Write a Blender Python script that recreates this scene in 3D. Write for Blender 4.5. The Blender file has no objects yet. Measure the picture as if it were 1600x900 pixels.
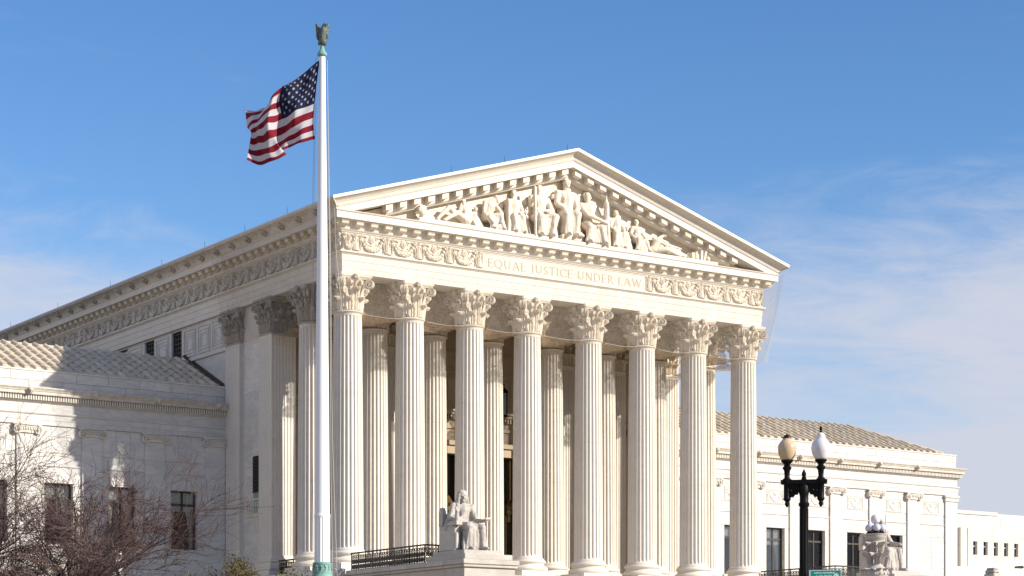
import bpy, bmesh, math, random
from mathutils import Vector, Matrix, noise as mnoise

random.seed(7)
R = math.radians
S = bpy.context.scene
COL = S.collection

# ------------------------------------------------------------------ camera, sky, sun
cam_d = bpy.data.cameras.new('camera')
cam = bpy.data.objects.new('camera', cam_d)
COL.objects.link(cam)
cam.location = (-57.7467, -101.7285, 1.65)
cam.rotation_euler = (R(90), 0, -R(34.0212))
cam_d.sensor_width = 36
cam_d.lens = 3306.4 / 1600 * 36
cam_d.shift_y = (1102.7 - 450) / 1600
cam_d.clip_start = 0.5
cam_d.clip_end = 6000
S.camera = cam

SUN_EL = 25.9
TR = Vector((-0.5548, 0.8320, 0)) * math.cos(R(SUN_EL)) + Vector((0, 0, -math.sin(R(SUN_EL))))   # light travel
sun_d = bpy.data.lights.new('sun', 'SUN')
sun_d.energy = 4.4
sun_d.angle = R(0.53)
sun_d.color = (1.0, 0.94, 0.84)
sun = bpy.data.objects.new('sun', sun_d)
COL.objects.link(sun)
sun.rotation_euler = TR.to_track_quat('-Z', 'Y').to_euler()

world = bpy.data.worlds.new('World')
S.world = world
world.use_nodes = True
wn, wl = world.node_tree.nodes, world.node_tree.links
wn.clear()


def WN(t, **k):
    n = wn.new(t)
    for a, b in k.items():
        setattr(n, a, b)
    return n


w_out = WN('ShaderNodeOutputWorld')
w_bg = WN('ShaderNodeBackground')
w_bg.inputs['Strength'].default_value = 0.105
w_sky = WN('ShaderNodeTexSky', sky_type='NISHITA')
w_sky.sun_disc = False
w_sky.sun_elevation = R(SUN_EL)
w_sky.sun_rotation = math.atan2(-TR.x, -TR.y)
w_sky.altitude = 0
w_sky.air_density = 1.0
w_sky.dust_density = 0.0
w_sky.ozone_density = 3.0
w_hs = WN('ShaderNodeHueSaturation')
w_hs.inputs['Saturation'].default_value = 1.22
w_hs.inputs['Hue'].default_value = 0.508
w_hs.inputs['Value'].default_value = 1.0
wl.new(w_sky.outputs[0], w_hs.inputs['Color'])
# high thin cloud, all round the horizon
w_tc = WN('ShaderNodeTexCoord')
w_map = WN('ShaderNodeMapping')
w_map.inputs['Scale'].default_value = (2.2, 2.2, 9.0)
w_map.inputs['Location'].default_value = (6.651, 8.928, 1.266)
wl.new(w_tc.outputs['Generated'], w_map.inputs['Vector'])
w_n1 = WN('ShaderNodeTexNoise')
w_n1.inputs['Scale'].default_value = 1.3
w_n1.inputs['Detail'].default_value = 9
w_n1.inputs['Roughness'].default_value = 0.58
w_n1.inputs['Distortion'].default_value = 0.5
wl.new(w_map.outputs[0], w_n1.inputs['Vector'])
w_sep = WN('ShaderNodeSeparateXYZ')
wl.new(w_tc.outputs['Generated'], w_sep.inputs[0])
w_el = WN('ShaderNodeMapRange')            # more cloud towards the horizon
w_el.inputs['From Min'].default_value = 0.02
w_el.inputs['From Max'].default_value = 0.27
w_el.inputs['To Min'].default_value = 0.69
w_el.inputs['To Max'].default_value = -0.18
wl.new(w_sep.outputs['Z'], w_el.inputs['Value'])
w_dot = WN('ShaderNodeVectorMath', operation='DOT_PRODUCT')     # the cloud bank is thicker to the south-east
w_dot.inputs[1].default_value = (0.829 * 0.90, -0.5595 * 0.90, 0)
wl.new(w_tc.outputs['Generated'], w_dot.inputs[0])
w_abs = WN('ShaderNodeMath', operation='ABSOLUTE')
wl.new(w_dot.outputs['Value'], w_abs.inputs[0])
w_sum = WN('ShaderNodeMath', operation='MULTIPLY_ADD')
w_sum.inputs[1].default_value = 0.03
wl.new(w_dot.outputs['Value'], w_sum.inputs[0])
wl.new(w_abs.outputs[0], w_sum.inputs[2])
w_ad0 = WN('ShaderNodeMath', operation='ADD')
wl.new(w_sum.outputs[0], w_ad0.inputs[0])
wl.new(w_el.outputs[0], w_ad0.inputs[1])
w_n2 = WN('ShaderNodeTexNoise')           # finer wisps
w_n2.inputs['Scale'].default_value = 5.5
w_n2.inputs['Detail'].default_value = 10
w_n2.inputs['Roughness'].default_value = 0.66
w_n2.inputs['Distortion'].default_value = 1.1
wl.new(w_map.outputs[0], w_n2.inputs['Vector'])
w_fine = WN('ShaderNodeMath', operation='MULTIPLY_ADD')
w_fine.inputs[1].default_value = 0.42
wl.new(w_n2.outputs['Fac'], w_fine.inputs[0])
w_fine.inputs[2].default_value = -0.20
w_nn = WN('ShaderNodeMath', operation='ADD')
wl.new(w_n1.outputs['Fac'], w_nn.inputs[0])
wl.new(w_fine.outputs[0], w_nn.inputs[1])
w_add = WN('ShaderNodeMath', operation='ADD')
wl.new(w_nn.outputs[0], w_add.inputs[0])
wl.new(w_ad0.outputs[0], w_add.inputs[1])
w_mask = WN('ShaderNodeMapRange', interpolation_type='SMOOTHSTEP')
w_mask.inputs['From Min'].default_value = 0.54
w_mask.inputs['From Max'].default_value = 1.04
w_mask.inputs['To Max'].default_value = 0.97
wl.new(w_add.outputs[0], w_mask.inputs['Value'])
w_mix = WN('ShaderNodeMix', data_type='RGBA')
w_mix.inputs['B'].default_value = (4.0, 4.18, 4.85, 1)
wl.new(w_mask.outputs[0], w_mix.inputs['Factor'])
wl.new(w_hs.outputs[0], w_mix.inputs['A'])
wl.new(w_mix.outputs['Result'], w_bg.inputs['Color'])
wl.new(w_bg.outputs[0], w_out.inputs['Surface'])

S.view_settings.view_transform = 'Standard'
S.view_settings.look = 'None'
S.view_settings.exposure = 0.60
S.view_settings.gamma = 1.0
S.view_settings.use_curve_mapping = False
S.render.engine = 'CYCLES'
S.cycles.transparent_max_bounces = 24
S.cycles.max_bounces = 8


# ------------------------------------------------------------------ materials
def mat(name):
    m = bpy.data.materials.new(name)
    m.use_nodes = True
    nt = m.node_tree
    return m, nt, nt.nodes['Principled BSDF']


def simple(name, col, rough=0.6, metal=0.0, bump=0.0, bscale=20.0, var=0.0, spec=0.5):
    m, nt, p = mat(name)
    p.inputs['Roughness'].default_value = rough
    p.inputs['Metallic'].default_value = metal
    p.inputs['Specular IOR Level'].default_value = spec
    p.inputs['Base Color'].default_value = (*col, 1)
    tc = nt.nodes.new('ShaderNodeTexCoord')
    nz = nt.nodes.new('ShaderNodeTexNoise')
    nz.inputs['Scale'].default_value = bscale
    nz.inputs['Detail'].default_value = 5
    nt.links.new(tc.outputs['Object'], nz.inputs['Vector'])
    if var:
        mx = nt.nodes.new('ShaderNodeMix')
        mx.data_type = 'RGBA'
        mx.inputs['A'].default_value = (*[c * (1 - var) for c in col], 1)
        mx.inputs['B'].default_value = (*[min(1, c * (1 + var)) for c in col], 1)
        nt.links.new(nz.outputs['Fac'], mx.inputs['Factor'])
        nt.links.new(mx.outputs['Result'], p.inputs['Base Color'])
    if bump:
        b = nt.nodes.new('ShaderNodeBump')
        b.inputs['Strength'].default_value = bump
        b.inputs['Distance'].default_value = 0.03
        nt.links.new(nz.outputs['Fac'], b.inputs['Height'])
        nt.links.new(b.outputs[0], p.inputs['Normal'])
    return m


def marble(name, light, dark, vein, vscale=0.55, vein_amt=0.55, grime=0.25, tone=0.05, rough=0.55, stretch=(1, 1, 1.8), whole=False):
    """weathered white marble: clouded tone, grey veins, faint grime, a different tone for each block"""
    m, nt, p = mat(name)
    N, Lk = nt.nodes, nt.links
    p.inputs['Roughness'].default_value = rough
    p.inputs['Specular IOR Level'].default_value = 0.3
    tc = N.new('ShaderNodeTexCoord')
    oi = N.new('ShaderNodeObjectInfo')
    off = N.new('ShaderNodeVectorMath')
    off.operation = 'MULTIPLY_ADD'
    off.inputs[1].default_value = (37, 91, 53)
    Lk.new(oi.outputs['Random'], off.inputs[0])
    mp = N.new('ShaderNodeMapping')
    mp.inputs['Scale'].default_value = stretch
    mp.inputs['Rotation'].default_value = (0.35, 0.5, 0.3)
    if whole:                                  # one stone pattern running through the whole building
        ge = N.new('ShaderNodeNewGeometry')
        off.inputs[1].default_value = (0, 0, 0)
        Lk.new(ge.outputs['Position'], off.inputs[2])
    else:
        Lk.new(tc.outputs['Object'], off.inputs[2])
    Lk.new(off.outputs[0], mp.inputs['Vector'])
    n1 = N.new('ShaderNodeTexNoise')
    n1.inputs['Scale'].default_value = 0.5
    n1.inputs['Detail'].default_value = 6
    n1.inputs['Roughness'].default_value = 0.6
    Lk.new(mp.outputs[0], n1.inputs['Vector'])
    r1 = N.new('ShaderNodeMapRange')
    r1.inputs['From Min'].default_value = 0.35
    r1.inputs['From Max'].default_value = 0.7
    Lk.new(n1.outputs['Fac'], r1.inputs['Value'])
    mx = N.new('ShaderNodeMix')
    mx.data_type = 'RGBA'
    mx.inputs['A'].default_value = (*light, 1)
    mx.inputs['B'].default_value = (*dark, 1)
    Lk.new(r1.outputs[0], mx.inputs['Factor'])
    # veins
    n2 = N.new('ShaderNodeTexNoise')
    n2.inputs['Scale'].default_value = vscale
    n2.inputs['Detail'].default_value = 9
    n2.inputs['Roughness'].default_value = 0.62
    n2.inputs['Distortion'].default_value = 1.6
    Lk.new(mp.outputs[0], n2.inputs['Vector'])
    v = N.new('ShaderNodeMath')
    v.operation = 'SUBTRACT'
    v.inputs[1].default_value = 0.5
    Lk.new(n2.outputs['Fac'], v.inputs[0])
    va = N.new('ShaderNodeMath')
    va.operation = 'ABSOLUTE'
    Lk.new(v.outputs[0], va.inputs[0])
    vr = N.new('ShaderNodeMapRange')
    vr.inputs['From Min'].default_value = 0.0
    vr.inputs['From Max'].default_value = 0.055
    vr.inputs['To Min'].default_value = vein_amt
    vr.inputs['To Max'].default_value = 0.0
    Lk.new(va.outputs[0], vr.inputs['Value'])
    mv = N.new('ShaderNodeMix')
    mv.data_type = 'RGBA'
    mv.inputs['B'].default_value = (*vein, 1)
    Lk.new(vr.outputs[0], mv.inputs['Factor'])
    Lk.new(mx.outputs['Result'], mv.inputs['A'])
    # fine grime
    n3 = N.new('ShaderNodeTexNoise')
    n3.inputs['Scale'].default_value = 3.5
    n3.inputs['Detail'].default_value = 8
    n3.inputs['Roughness'].default_value = 0.7
    sm = N.new('ShaderNodeMapping')
    sm.inputs['Scale'].default_value = (1, 1, 0.22)
    Lk.new(off.outputs[0], sm.inputs['Vector'])
    Lk.new(sm.outputs[0], n3.inputs['Vector'])
    gr = N.new('ShaderNodeMapRange')
    gr.inputs['From Min'].default_value = 0.52
    gr.inputs['From Max'].default_value = 0.78
    gr.inputs['To Max'].default_value = grime
    Lk.new(n3.outputs['Fac'], gr.inputs['Value'])
    mg = N.new('ShaderNodeMix')
    mg.data_type = 'RGBA'
    mg.inputs['B'].default_value = (0.33, 0.29, 0.24, 1)
    Lk.new(gr.outputs[0], mg.inputs['Factor'])
    Lk.new(mv.outputs['Result'], mg.inputs['A'])
    hs = N.new('ShaderNodeHueSaturation')
    tr = N.new('ShaderNodeMapRange')
    tr.inputs['To Min'].default_value = 1 - tone
    tr.inputs['To Max'].default_value = 1 + tone
    Lk.new(oi.outputs['Random'], tr.inputs['Value'])
    Lk.new(tr.outputs[0], hs.inputs['Value'])
    Lk.new(mg.outputs['Result'], hs.inputs['Color'])
    Lk.new(hs.outputs[0], p.inputs['Base Color'])
    b = N.new('ShaderNodeBump')
    b.inputs['Strength'].default_value = 0.25
    b.inputs['Distance'].default_value = 0.02
    Lk.new(n3.outputs['Fac'], b.inputs['Height'])
    Lk.new(b.outputs[0], p.inputs['Normal'])
    return m


M = {}
M['marble'] = marble('marble', (0.69, 0.635, 0.555), (0.625, 0.57, 0.49), (0.46, 0.43, 0.39), 0.5, 0.25, 0.16, 0.035)
M['column'] = marble('column_marble', (0.70, 0.645, 0.565), (0.665, 0.605, 0.525), (0.50, 0.455, 0.41), 0.5, 0.16, 0.2, 0.014, whole=True)
M['carving'] = marble('carved_marble', (0.74, 0.66, 0.545), (0.65, 0.565, 0.45), (0.50, 0.42, 0.32), 0.8, 0.25, 0.35)
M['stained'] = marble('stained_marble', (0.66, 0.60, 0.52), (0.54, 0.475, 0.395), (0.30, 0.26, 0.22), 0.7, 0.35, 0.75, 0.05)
M['grey_marble'] = marble('veined_wall_marble', (0.675, 0.64, 0.585), (0.57, 0.54, 0.50), (0.38, 0.375, 0.38), 0.42, 0.40, 0.26, 0.045, stretch=(0.7, 1, 2.6))
M['statue'] = marble('statue_marble', (0.53, 0.485, 0.43), (0.41, 0.37, 0.33), (0.33, 0.31, 0.295), 0.9, 0.40, 0.55)
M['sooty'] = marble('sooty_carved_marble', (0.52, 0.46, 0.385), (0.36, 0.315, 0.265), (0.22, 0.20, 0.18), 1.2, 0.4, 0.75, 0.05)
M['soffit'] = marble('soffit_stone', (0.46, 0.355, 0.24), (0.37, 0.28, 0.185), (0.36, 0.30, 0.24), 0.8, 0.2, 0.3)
M['tile'] = marble('roof_tile_marble', (0.63, 0.535, 0.40), (0.51, 0.43, 0.32), (0.40, 0.36, 0.30), 0.9, 0.25, 0.5, 0.16)
M['letter'] = simple('weathered_letter_groove', (0.43, 0.35, 0.245), 0.8, var=0.2, bscale=6)
M['dark_metal'] = simple('black_painted_iron', (0.0032, 0.0028, 0.0027), 0.5, 0.0, 0.15, 40, 0.3, spec=0.16)
M['eagle'] = simple('dark_verdigris', (0.08, 0.105, 0.088), 0.6, 0.2, 0.5, 14, 0.45)
M['rail_iron'] = simple('brown_black_iron', (0.010, 0.008, 0.007), 0.5, 0.0, 0.15, 40, 0.3)
M['bronze'] = simple('dark_bronze', (0.05, 0.035, 0.02), 0.4, 0.7, 0.2, 14, 0.4)
M['gilt'] = simple('gilded_bronze', (0.36, 0.25, 0.11), 0.38, 0.8, 0.2, 14, 0.35)
M['dark_room'] = simple('dark_interior', (0.02, 0.016, 0.012), 0.9)
M['copper'] = simple('verdigris_copper', (0.17, 0.33, 0.28), 0.7, 0.0, 0.5, 9, 0.38)
M['lead'] = simple('grey_lead_gutter', (0.52, 0.55, 0.60), 0.5, 0.1, 0.2, 5, 0.12)
M['pole'] = simple('white_painted_pole', (0.80, 0.80, 0.81), 0.32, 0.0, 0.05, 3, 0.03)
M['rope'] = simple('pale_rope', (0.50, 0.46, 0.41), 0.8)
M['blind'] = simple('pale_window_blind', (0.80, 0.79, 0.74), 0.8, var=0.1, bscale=3)
M['curtain'] = simple('cream_curtain', (0.78, 0.74, 0.65), 0.85, var=0.1, bscale=3)
M['frame'] = simple('dark_window_frame', (0.045, 0.032, 0.024), 0.5, 0.2)
M['sign'] = simple('green_sign_face', (0.0, 0.36, 0.25), 0.4)
M['white_print'] = simple('white_print', (0.82, 0.84, 0.82), 0.5)
M['bark'] = simple('dark_bark', (0.030, 0.021, 0.019), 0.9, 0.0, 0.6, 25, 0.35)
M['twig'] = simple('reddish_twig', (0.088, 0.052, 0.045), 0.8, 0.0, 0.0, 8, 0.35)
M['bud'] = simple('pink_bud', (0.15, 0.06, 0.055), 0.8, 0.0, 0.0, 8, 0.3)
M['bush'] = simple('olive_brown_leaf', (0.085, 0.066, 0.014), 0.7, 0.0, 0.0, 2.5, 0.6)
M['ground'] = simple('dry_winter_ground', (0.24, 0.195, 0.135), 0.95, 0.0, 0.4, 0.6, 0.2)
M['paving'] = simple('pale_marble_paving', (0.44, 0.37, 0.28), 0.8, 0.0, 0.2, 1.2, 0.12)
M['asphalt'] = simple('asphalt', (0.05, 0.05, 0.052), 0.9, 0.0, 0.4, 12, 0.2)


def glass_mat():
    m, nt, p = mat('window_glass')
    N, Lk = nt.nodes, nt.links
    g = N.new('ShaderNodeBsdfGlossy')
    g.inputs['Roughness'].default_value = 0.03
    t = N.new('ShaderNodeBsdfTransparent')
    t.inputs['Color'].default_value = (0.90, 0.92, 0.92, 1)
    f = N.new('ShaderNodeFresnel')
    f.inputs['IOR'].default_value = 1.5
    mx = N.new('ShaderNodeMixShader')
    Lk.new(f.outputs[0], mx.inputs[0])
    Lk.new(t.outputs[0], mx.inputs[1])
    Lk.new(g.outputs[0], mx.inputs[2])
    Lk.new(mx.outputs[0], N['Material Output'].inputs['Surface'])
    return m


M['glass'] = glass_mat()


def globe_mat(name, col, rough):
    m, nt, p = mat(name)
    N, Lk = nt.nodes, nt.links
    p.inputs['Base Color'].default_value = (*col, 1)
    p.inputs['Roughness'].default_value = rough
    p.inputs['Coat Weight'].default_value = 0.0
    p.inputs['Coat Roughness'].default_value = 0.12
    p.inputs['Subsurface Weight'].default_value = 0.35
    p.inputs['Subsurface Radius'].default_value = (0.1, 0.1, 0.1)
    tc = N.new('ShaderNodeTexCoord')
    nz = N.new('ShaderNodeTexNoise')
    nz.inputs['Scale'].default_value = 5
    Lk.new(tc.outputs['Object'], nz.inputs['Vector'])
    mx = N.new('ShaderNodeMix')
    mx.data_type = 'RGBA'
    mx.inputs['A'].default_value = (*[c * 0.8 for c in col], 1)
    mx.inputs['B'].default_value = (*[min(1, c * 1.12) for c in col], 1)
    Lk.new(nz.outputs['Fac'], mx.inputs['Factor'])
    Lk.new(mx.outputs['Result'], p.inputs['Base Color'])
    return m


M['globe_white'] = globe_mat('frosted_white_globe', (0.74, 0.71, 0.74), 0.16)
M['globe_amber'] = globe_mat('aged_amber_globe', (0.60, 0.45, 0.29), 0.14)
M['globe_grey'] = globe_mat('milky_globe', (0.62, 0.61, 0.68), 0.3)


def net_mat(name, col, lo, hi, scale):
    """fine safety netting: bunched threads, mostly open"""
    m, nt, p = mat(name)
    N, Lk = nt.nodes, nt.links
    tc = N.new('ShaderNodeTexCoord')
    nz = N.new('ShaderNodeTexNoise')
    nz.inputs['Scale'].default_value = scale
    nz.inputs['Detail'].default_value = 5
    nz.inputs['Distortion'].default_value = 1.2
    Lk.new(tc.outputs['Object'], nz.inputs['Vector'])
    r = N.new('ShaderNodeMapRange')
    r.inputs['From Min'].default_value = 0.3
    r.inputs['From Max'].default_value = 0.7
    r.inputs['To Min'].default_value = lo
    r.inputs['To Max'].default_value = hi
    Lk.new(nz.outputs['Fac'], r.inputs['Value'])
    d = N.new('ShaderNodeBsdfDiffuse')
    d.inputs['Color'].default_value = (*col, 1)
    tl = N.new('ShaderNodeBsdfTranslucent')
    tl.inputs['Color'].default_value = (*col, 1)
    dm = N.new('ShaderNodeMixShader')
    dm.inputs[0].default_value = 0.3
    Lk.new(d.outputs[0], dm.inputs[1])
    Lk.new(tl.outputs[0], dm.inputs[2])
    t = N.new('ShaderNodeBsdfTransparent')
    mx = N.new('ShaderNodeMixShader')
    Lk.new(r.outputs[0], mx.inputs[0])
    Lk.new(t.outputs[0], mx.inputs[1])
    Lk.new(dm.outputs[0], mx.inputs[2])
    Lk.new(mx.outputs[0], N['Material Output'].inputs['Surface'])
    return m


M['net'] = net_mat('sheer_net', (0.62, 0.56, 0.48), 0.09, 0.16, 0.8)
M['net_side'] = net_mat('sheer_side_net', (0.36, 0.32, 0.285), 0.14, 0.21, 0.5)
M['net_dense'] = net_mat('bunched_net', (0.50, 0.39, 0.28), 0.35, 0.95, 3.5)


# ------------------------------------------------------------------ mesh building
class MB:
    def __init__(self):
        self.v, self.f, self.mi = [], [], []

    def add(self, vs, fs, mi=0):
        o = len(self.v)
        self.v.extend(vs)
        for f in fs:
            self.f.append(tuple(i + o for i in f))
            self.mi.append(mi)
        return self

    def box(self, x0, x1, y0, y1, z0, z1, mi=0):
        v = [(x0, y0, z0), (x1, y0, z0), (x1, y1, z0), (x0, y1, z0), (x0, y0, z1), (x1, y0, z1), (x1, y1, z1), (x0, y1, z1)]
        return self.add(v, [(0, 3, 2, 1), (4, 5, 6, 7), (0, 1, 5, 4), (1, 2, 6, 5), (2, 3, 7, 6), (3, 0, 4, 7)], mi)

    def bbox(self, x0, x1, y0, y1, z0, z1, b=0.02, mi=0):
        """box with chamfered vertical and top edges"""
        def ring(z, k):
            return [(x0 + k, y0 + b, z), (x0 + b, y0 + k, z), (x1 - b, y0 + k, z), (x1 - k, y0 + b, z),
                    (x1 - k, y1 - b, z), (x1 - b, y1 - k, z), (x0 + b, y1 - k, z), (x0 + k, y1 - b, z)]
        v = ring(z0, b) + ring(z0 + b, 0) + ring(z1 - b, 0) + ring(z1, b)
        f = [tuple(range(7, -1, -1)), tuple(range(24, 32))]
        for r in range(3):
            for i in range(8):
                j = (i + 1) % 8
                f.append((r * 8 + i, r * 8 + j, r * 8 + 8 + j, r * 8 + 8 + i))
        return self.add(v, f, mi)

    def lathe(self, prof, n=24, c=(0, 0, 0), a0=0, a1=2 * math.pi, mi=0, cap=True):
        full = abs(a1 - a0 - 2 * math.pi) < 1e-6
        m = n if full else n + 1
        v = []
        for r, z in prof:
            for i in range(m):
                a = a0 + (a1 - a0) * i / n
                v.append((c[0] + r * math.cos(a), c[1] + r * math.sin(a), c[2] + z))
        f = []
        for k in range(len(prof) - 1):
            for i in range(n):
                j = (i + 1) % m
                f.append((k * m + i, k * m + j, k * m + m + j, k * m + m + i))
        if cap and full:
            f.append(tuple(range(m - 1, -1, -1)))
            f.append(tuple(range((len(prof) - 1) * m, len(prof) * m)))
        return self.add(v, f, mi)

    def tube(self, pts, rad, n=6, mi=0, cap=True):
        pts = [Vector(p) for p in pts]
        rads = rad if hasattr(rad, '__len__') else [rad] * len(pts)
        v, f = [], []
        up = Vector((0.13, 0.21, 0.97))
        for i, p in enumerate(pts):
            t = (pts[min(i + 1, len(pts) - 1)] - pts[max(i - 1, 0)])
            if t.length < 1e-9:
                t = Vector((0, 0, 1))
            t.normalize()
            a = t.cross(up)
            if a.length < 0.05:
                a = t.cross(Vector((1, 0, 0)))
            a.normalize()
            b = t.cross(a)
            for k in range(n):
                q = 2 * math.pi * k / n
                w = p + (a * math.cos(q) + b * math.sin(q)) * rads[i]
                v.append(tuple(w))
        for i in range(len(pts) - 1):
            for k in range(n):
                j = (k + 1) % n
                f.append((i * n + k, i * n + j, i * n + n + j, i * n + n + k))
        if cap:
            f.append(tuple(range(n - 1, -1, -1)))
            f.append(tuple(range((len(pts) - 1) * n, len(pts) * n)))
        return self.add(v, f, mi)

    def ball(self, c, r, n=10, m=6, mi=0):
        rx, ry, rz = r if hasattr(r, '__len__') else (r, r, r)
        v = [(c[0], c[1], c[2] - rz)]
        for k in range(1, m):
            t = -math.pi / 2 + math.pi * k / m
            for i in range(n):
                a = 2 * math.pi * i / n
                v.append((c[0] + rx * math.cos(t) * math.cos(a), c[1] + ry * math.cos(t) * math.sin(a), c[2] + rz * math.sin(t)))
        v.append((c[0], c[1], c[2] + rz))
        f = [(0, 1 + (i + 1) % n, 1 + i) for i in range(n)]
        for k in range(m - 2):
            for i in range(n):
                j = (i + 1) % n
                f.append((1 + k * n + i, 1 + k * n + j, 1 + k * n + n + j, 1 + k * n + n + i))
        e = len(v) - 1
        o = 1 + (m - 2) * n
        f += [(o + i, o + (i + 1) % n, e) for i in range(n)]
        return self.add(v, f, mi)

    def cap2(self, p, r, q, s, n=10, m=4):
        """rounded limb from p (radius r) to q (radius s)"""
        p, q = Vector(p), Vector(q)
        d = q - p
        L = max(d.length, 1e-5)
        t = d / L
        a = t.cross(Vector((0.1, 0.2, 1)))
        if a.length < 0.05:
            a = t.cross(Vector((1, 0, 0)))
        a.normalize()
        b = t.cross(a)
        rings = []
        for k in range(1, m + 1):
            h = -math.pi / 2 + math.pi / 2 * k / m
            rings.append((p + t * r * math.sin(h), r * math.cos(h)))
        for k in range(m):
            h = math.pi / 2 * k / m
            rings.append((q + t * s * math.sin(h), s * math.cos(h)))
        v = [tuple(p - t * r)]
        for c, rr in rings:
            for i in range(n):
                g = 2 * math.pi * i / n
                v.append(tuple(c + (a * math.cos(g) + b * math.sin(g)) * rr))
        v.append(tuple(q + t * s))
        f = [(0, 1 + i, 1 + (i + 1) % n) for i in range(n)]
        for k in range(len(rings) - 1):
            for i in range(n):
                j = (i + 1) % n
                f.append((1 + k * n + i, 1 + k * n + n + i, 1 + k * n + n + j, 1 + k * n + j))
        e = len(v) - 1
        o = 1 + (len(rings) - 1) * n
        f += [(o + (i + 1) % n, o + i, e) for i in range(n)]
        return self.add(v, f)

    def prism(self, poly, fn, d0, d1, mi=0):
        """polygon (a, b) extruded from depth d0 to d1; fn(a, b, d) -> xyz"""
        n = len(poly)
        v = [fn(a, b, d0) for a, b in poly] + [fn(a, b, d1) for a, b in poly]
        f = [tuple(range(n - 1, -1, -1)), tuple(range(n, 2 * n))]
        for i in range(n):
            j = (i + 1) % n
            f.append((i, j, n + j, n + i))
        return self.add(v, f, mi)

    def strip(self, rows, closed=False, mi=0):
        """grid of points (list of rows)"""
        n = len(rows[0])
        v = [p for r in rows for p in r]
        f = []
        for k in range(len(rows) - 1):
            for i in range(n if closed else n - 1):
                j = (i + 1) % n
                f.append((k * n + i, k * n + j, k * n + n + j, k * n + n + i))
        return self.add(v, f, mi)

    def xform(self, mtx):
        self.v = [tuple(mtx @ Vector(p)) for p in self.v]
        return self

    def mesh(self, name, mats, smooth=None):
        me = bpy.data.meshes.new(name)
        me.from_pydata(self.v, [], self.f)
        for m in (mats if isinstance(mats, (list, tuple)) else [mats]):
            me.materials.append(m)
        if any(self.mi):
            me.polygons.foreach_set('material_index', self.mi)
        bm = bmesh.new()
        bm.from_mesh(me)
        bmesh.ops.recalc_face_normals(bm, faces=bm.faces)
        bm.to_mesh(me)
        bm.free()
        if smooth:
            me.polygons.foreach_set('use_smooth', [True] * len(me.polygons))
            if smooth < 179:
                me.set_sharp_from_angle(angle=R(smooth))
        me.update()
        return me


def link(o, parent=None):
    COL.objects.link(o)
    if parent is not None:
        o.parent = parent
        # parents are placed before children; only translations (and z turns) are used
        o.matrix_parent_inverse = world_of(parent).inverted()
    return o


def world_of(o):
    m = Matrix.LocRotScale(o.location, o.rotation_euler, o.scale)
    if o.parent is not None:
        m = world_of(o.parent) @ o.matrix_parent_inverse @ m
    return m


def obj(name, mb, m, parent=None, smooth=None, loc=None, rz=0.0):
    me = mb.mesh(name, m, smooth) if isinstance(mb, MB) else mb
    o = bpy.data.objects.new(name, me)
    if loc is not None:
        o.location = loc
    o.rotation_euler.z = rz
    return link(o, parent)


def again(o, parent=None, loc=None, rz=None):
    c = o.copy()
    if loc is not None:
        c.location = loc
    if rz is not None:
        c.rotation_euler.z = rz
    COL.objects.link(c)
    if parent is not None:
        c.parent = parent
        c.matrix_parent_inverse = world_of(parent).inverted()
    return c


def copy_tree(o, parent=None):
    c = o.copy()
    COL.objects.link(c)
    if parent is not None:
        c.parent = parent
        c.matrix_parent_inverse = o.matrix_parent_inverse.copy()
    for ch in list(o.children):
        copy_tree(ch, c)
    return c


def empty(name, loc=(0, 0, 0), parent=None, rz=0.0):
    o = bpy.data.objects.new(name, None)
    o.empty_display_size = 0.3
    o.location = loc
    o.rotation_euler.z = rz
    return link(o, parent)


def tag(o, label, cat, group=None, kind=None):
    if label:
        o['label'] = label
    if cat:
        o['category'] = cat
    if group:
        o['group'] = group
    if kind:
        o['kind'] = kind
    return o


def sculpt(name, mb, m, parent=None, voxel=0.04, smooth_it=3, disp=0.0, dscale=0.25, loc=None):
    """weld a heap of limbs into ONE continuous carved surface"""
    me = mb.mesh(name, m)
    t = bpy.data.objects.new(name, me)
    sc = bpy.data.scenes.new('carving')
    sc.collection.objects.link(t)
    rm = t.modifiers.new('weld', 'REMESH')
    rm.mode = 'VOXEL'
    rm.voxel_size = voxel
    rm.use_smooth_shade = True
    sm = t.modifiers.new('soften', 'SMOOTH')
    sm.factor = 0.5
    sm.iterations = smooth_it
    with bpy.context.temp_override(scene=sc, view_layer=sc.view_layers[0]):
        dg = bpy.context.evaluated_depsgraph_get()
        new = bpy.data.meshes.new_from_object(t.evaluated_get(dg))
    bpy.data.objects.remove(t)
    bpy.data.scenes.remove(sc)
    if disp:
        cos = []
        nrm = [v.normal.copy() for v in new.vertices]
        for v in new.vertices:
            q = v.co / dscale
            d = mnoise.noise(Vector((q.x * 1.6, q.y * 1.6, q.z * 0.5))) + 0.5 * mnoise.noise(Vector((q.x * 3, q.y * 3, q.z * 1.2)))
            cos.append(v.co + nrm[v.index] * d * disp)
        for v, c in zip(new.vertices, cos):
            v.co = c
    new.polygons.foreach_set('use_smooth', [True] * len(new.polygons))
    new.materials.clear()
    new.materials.append(m)
    new.name = name
    o = bpy.data.objects.new(name, new)
    if loc is not None:
        o.location = loc
    return link(o, parent)
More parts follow.
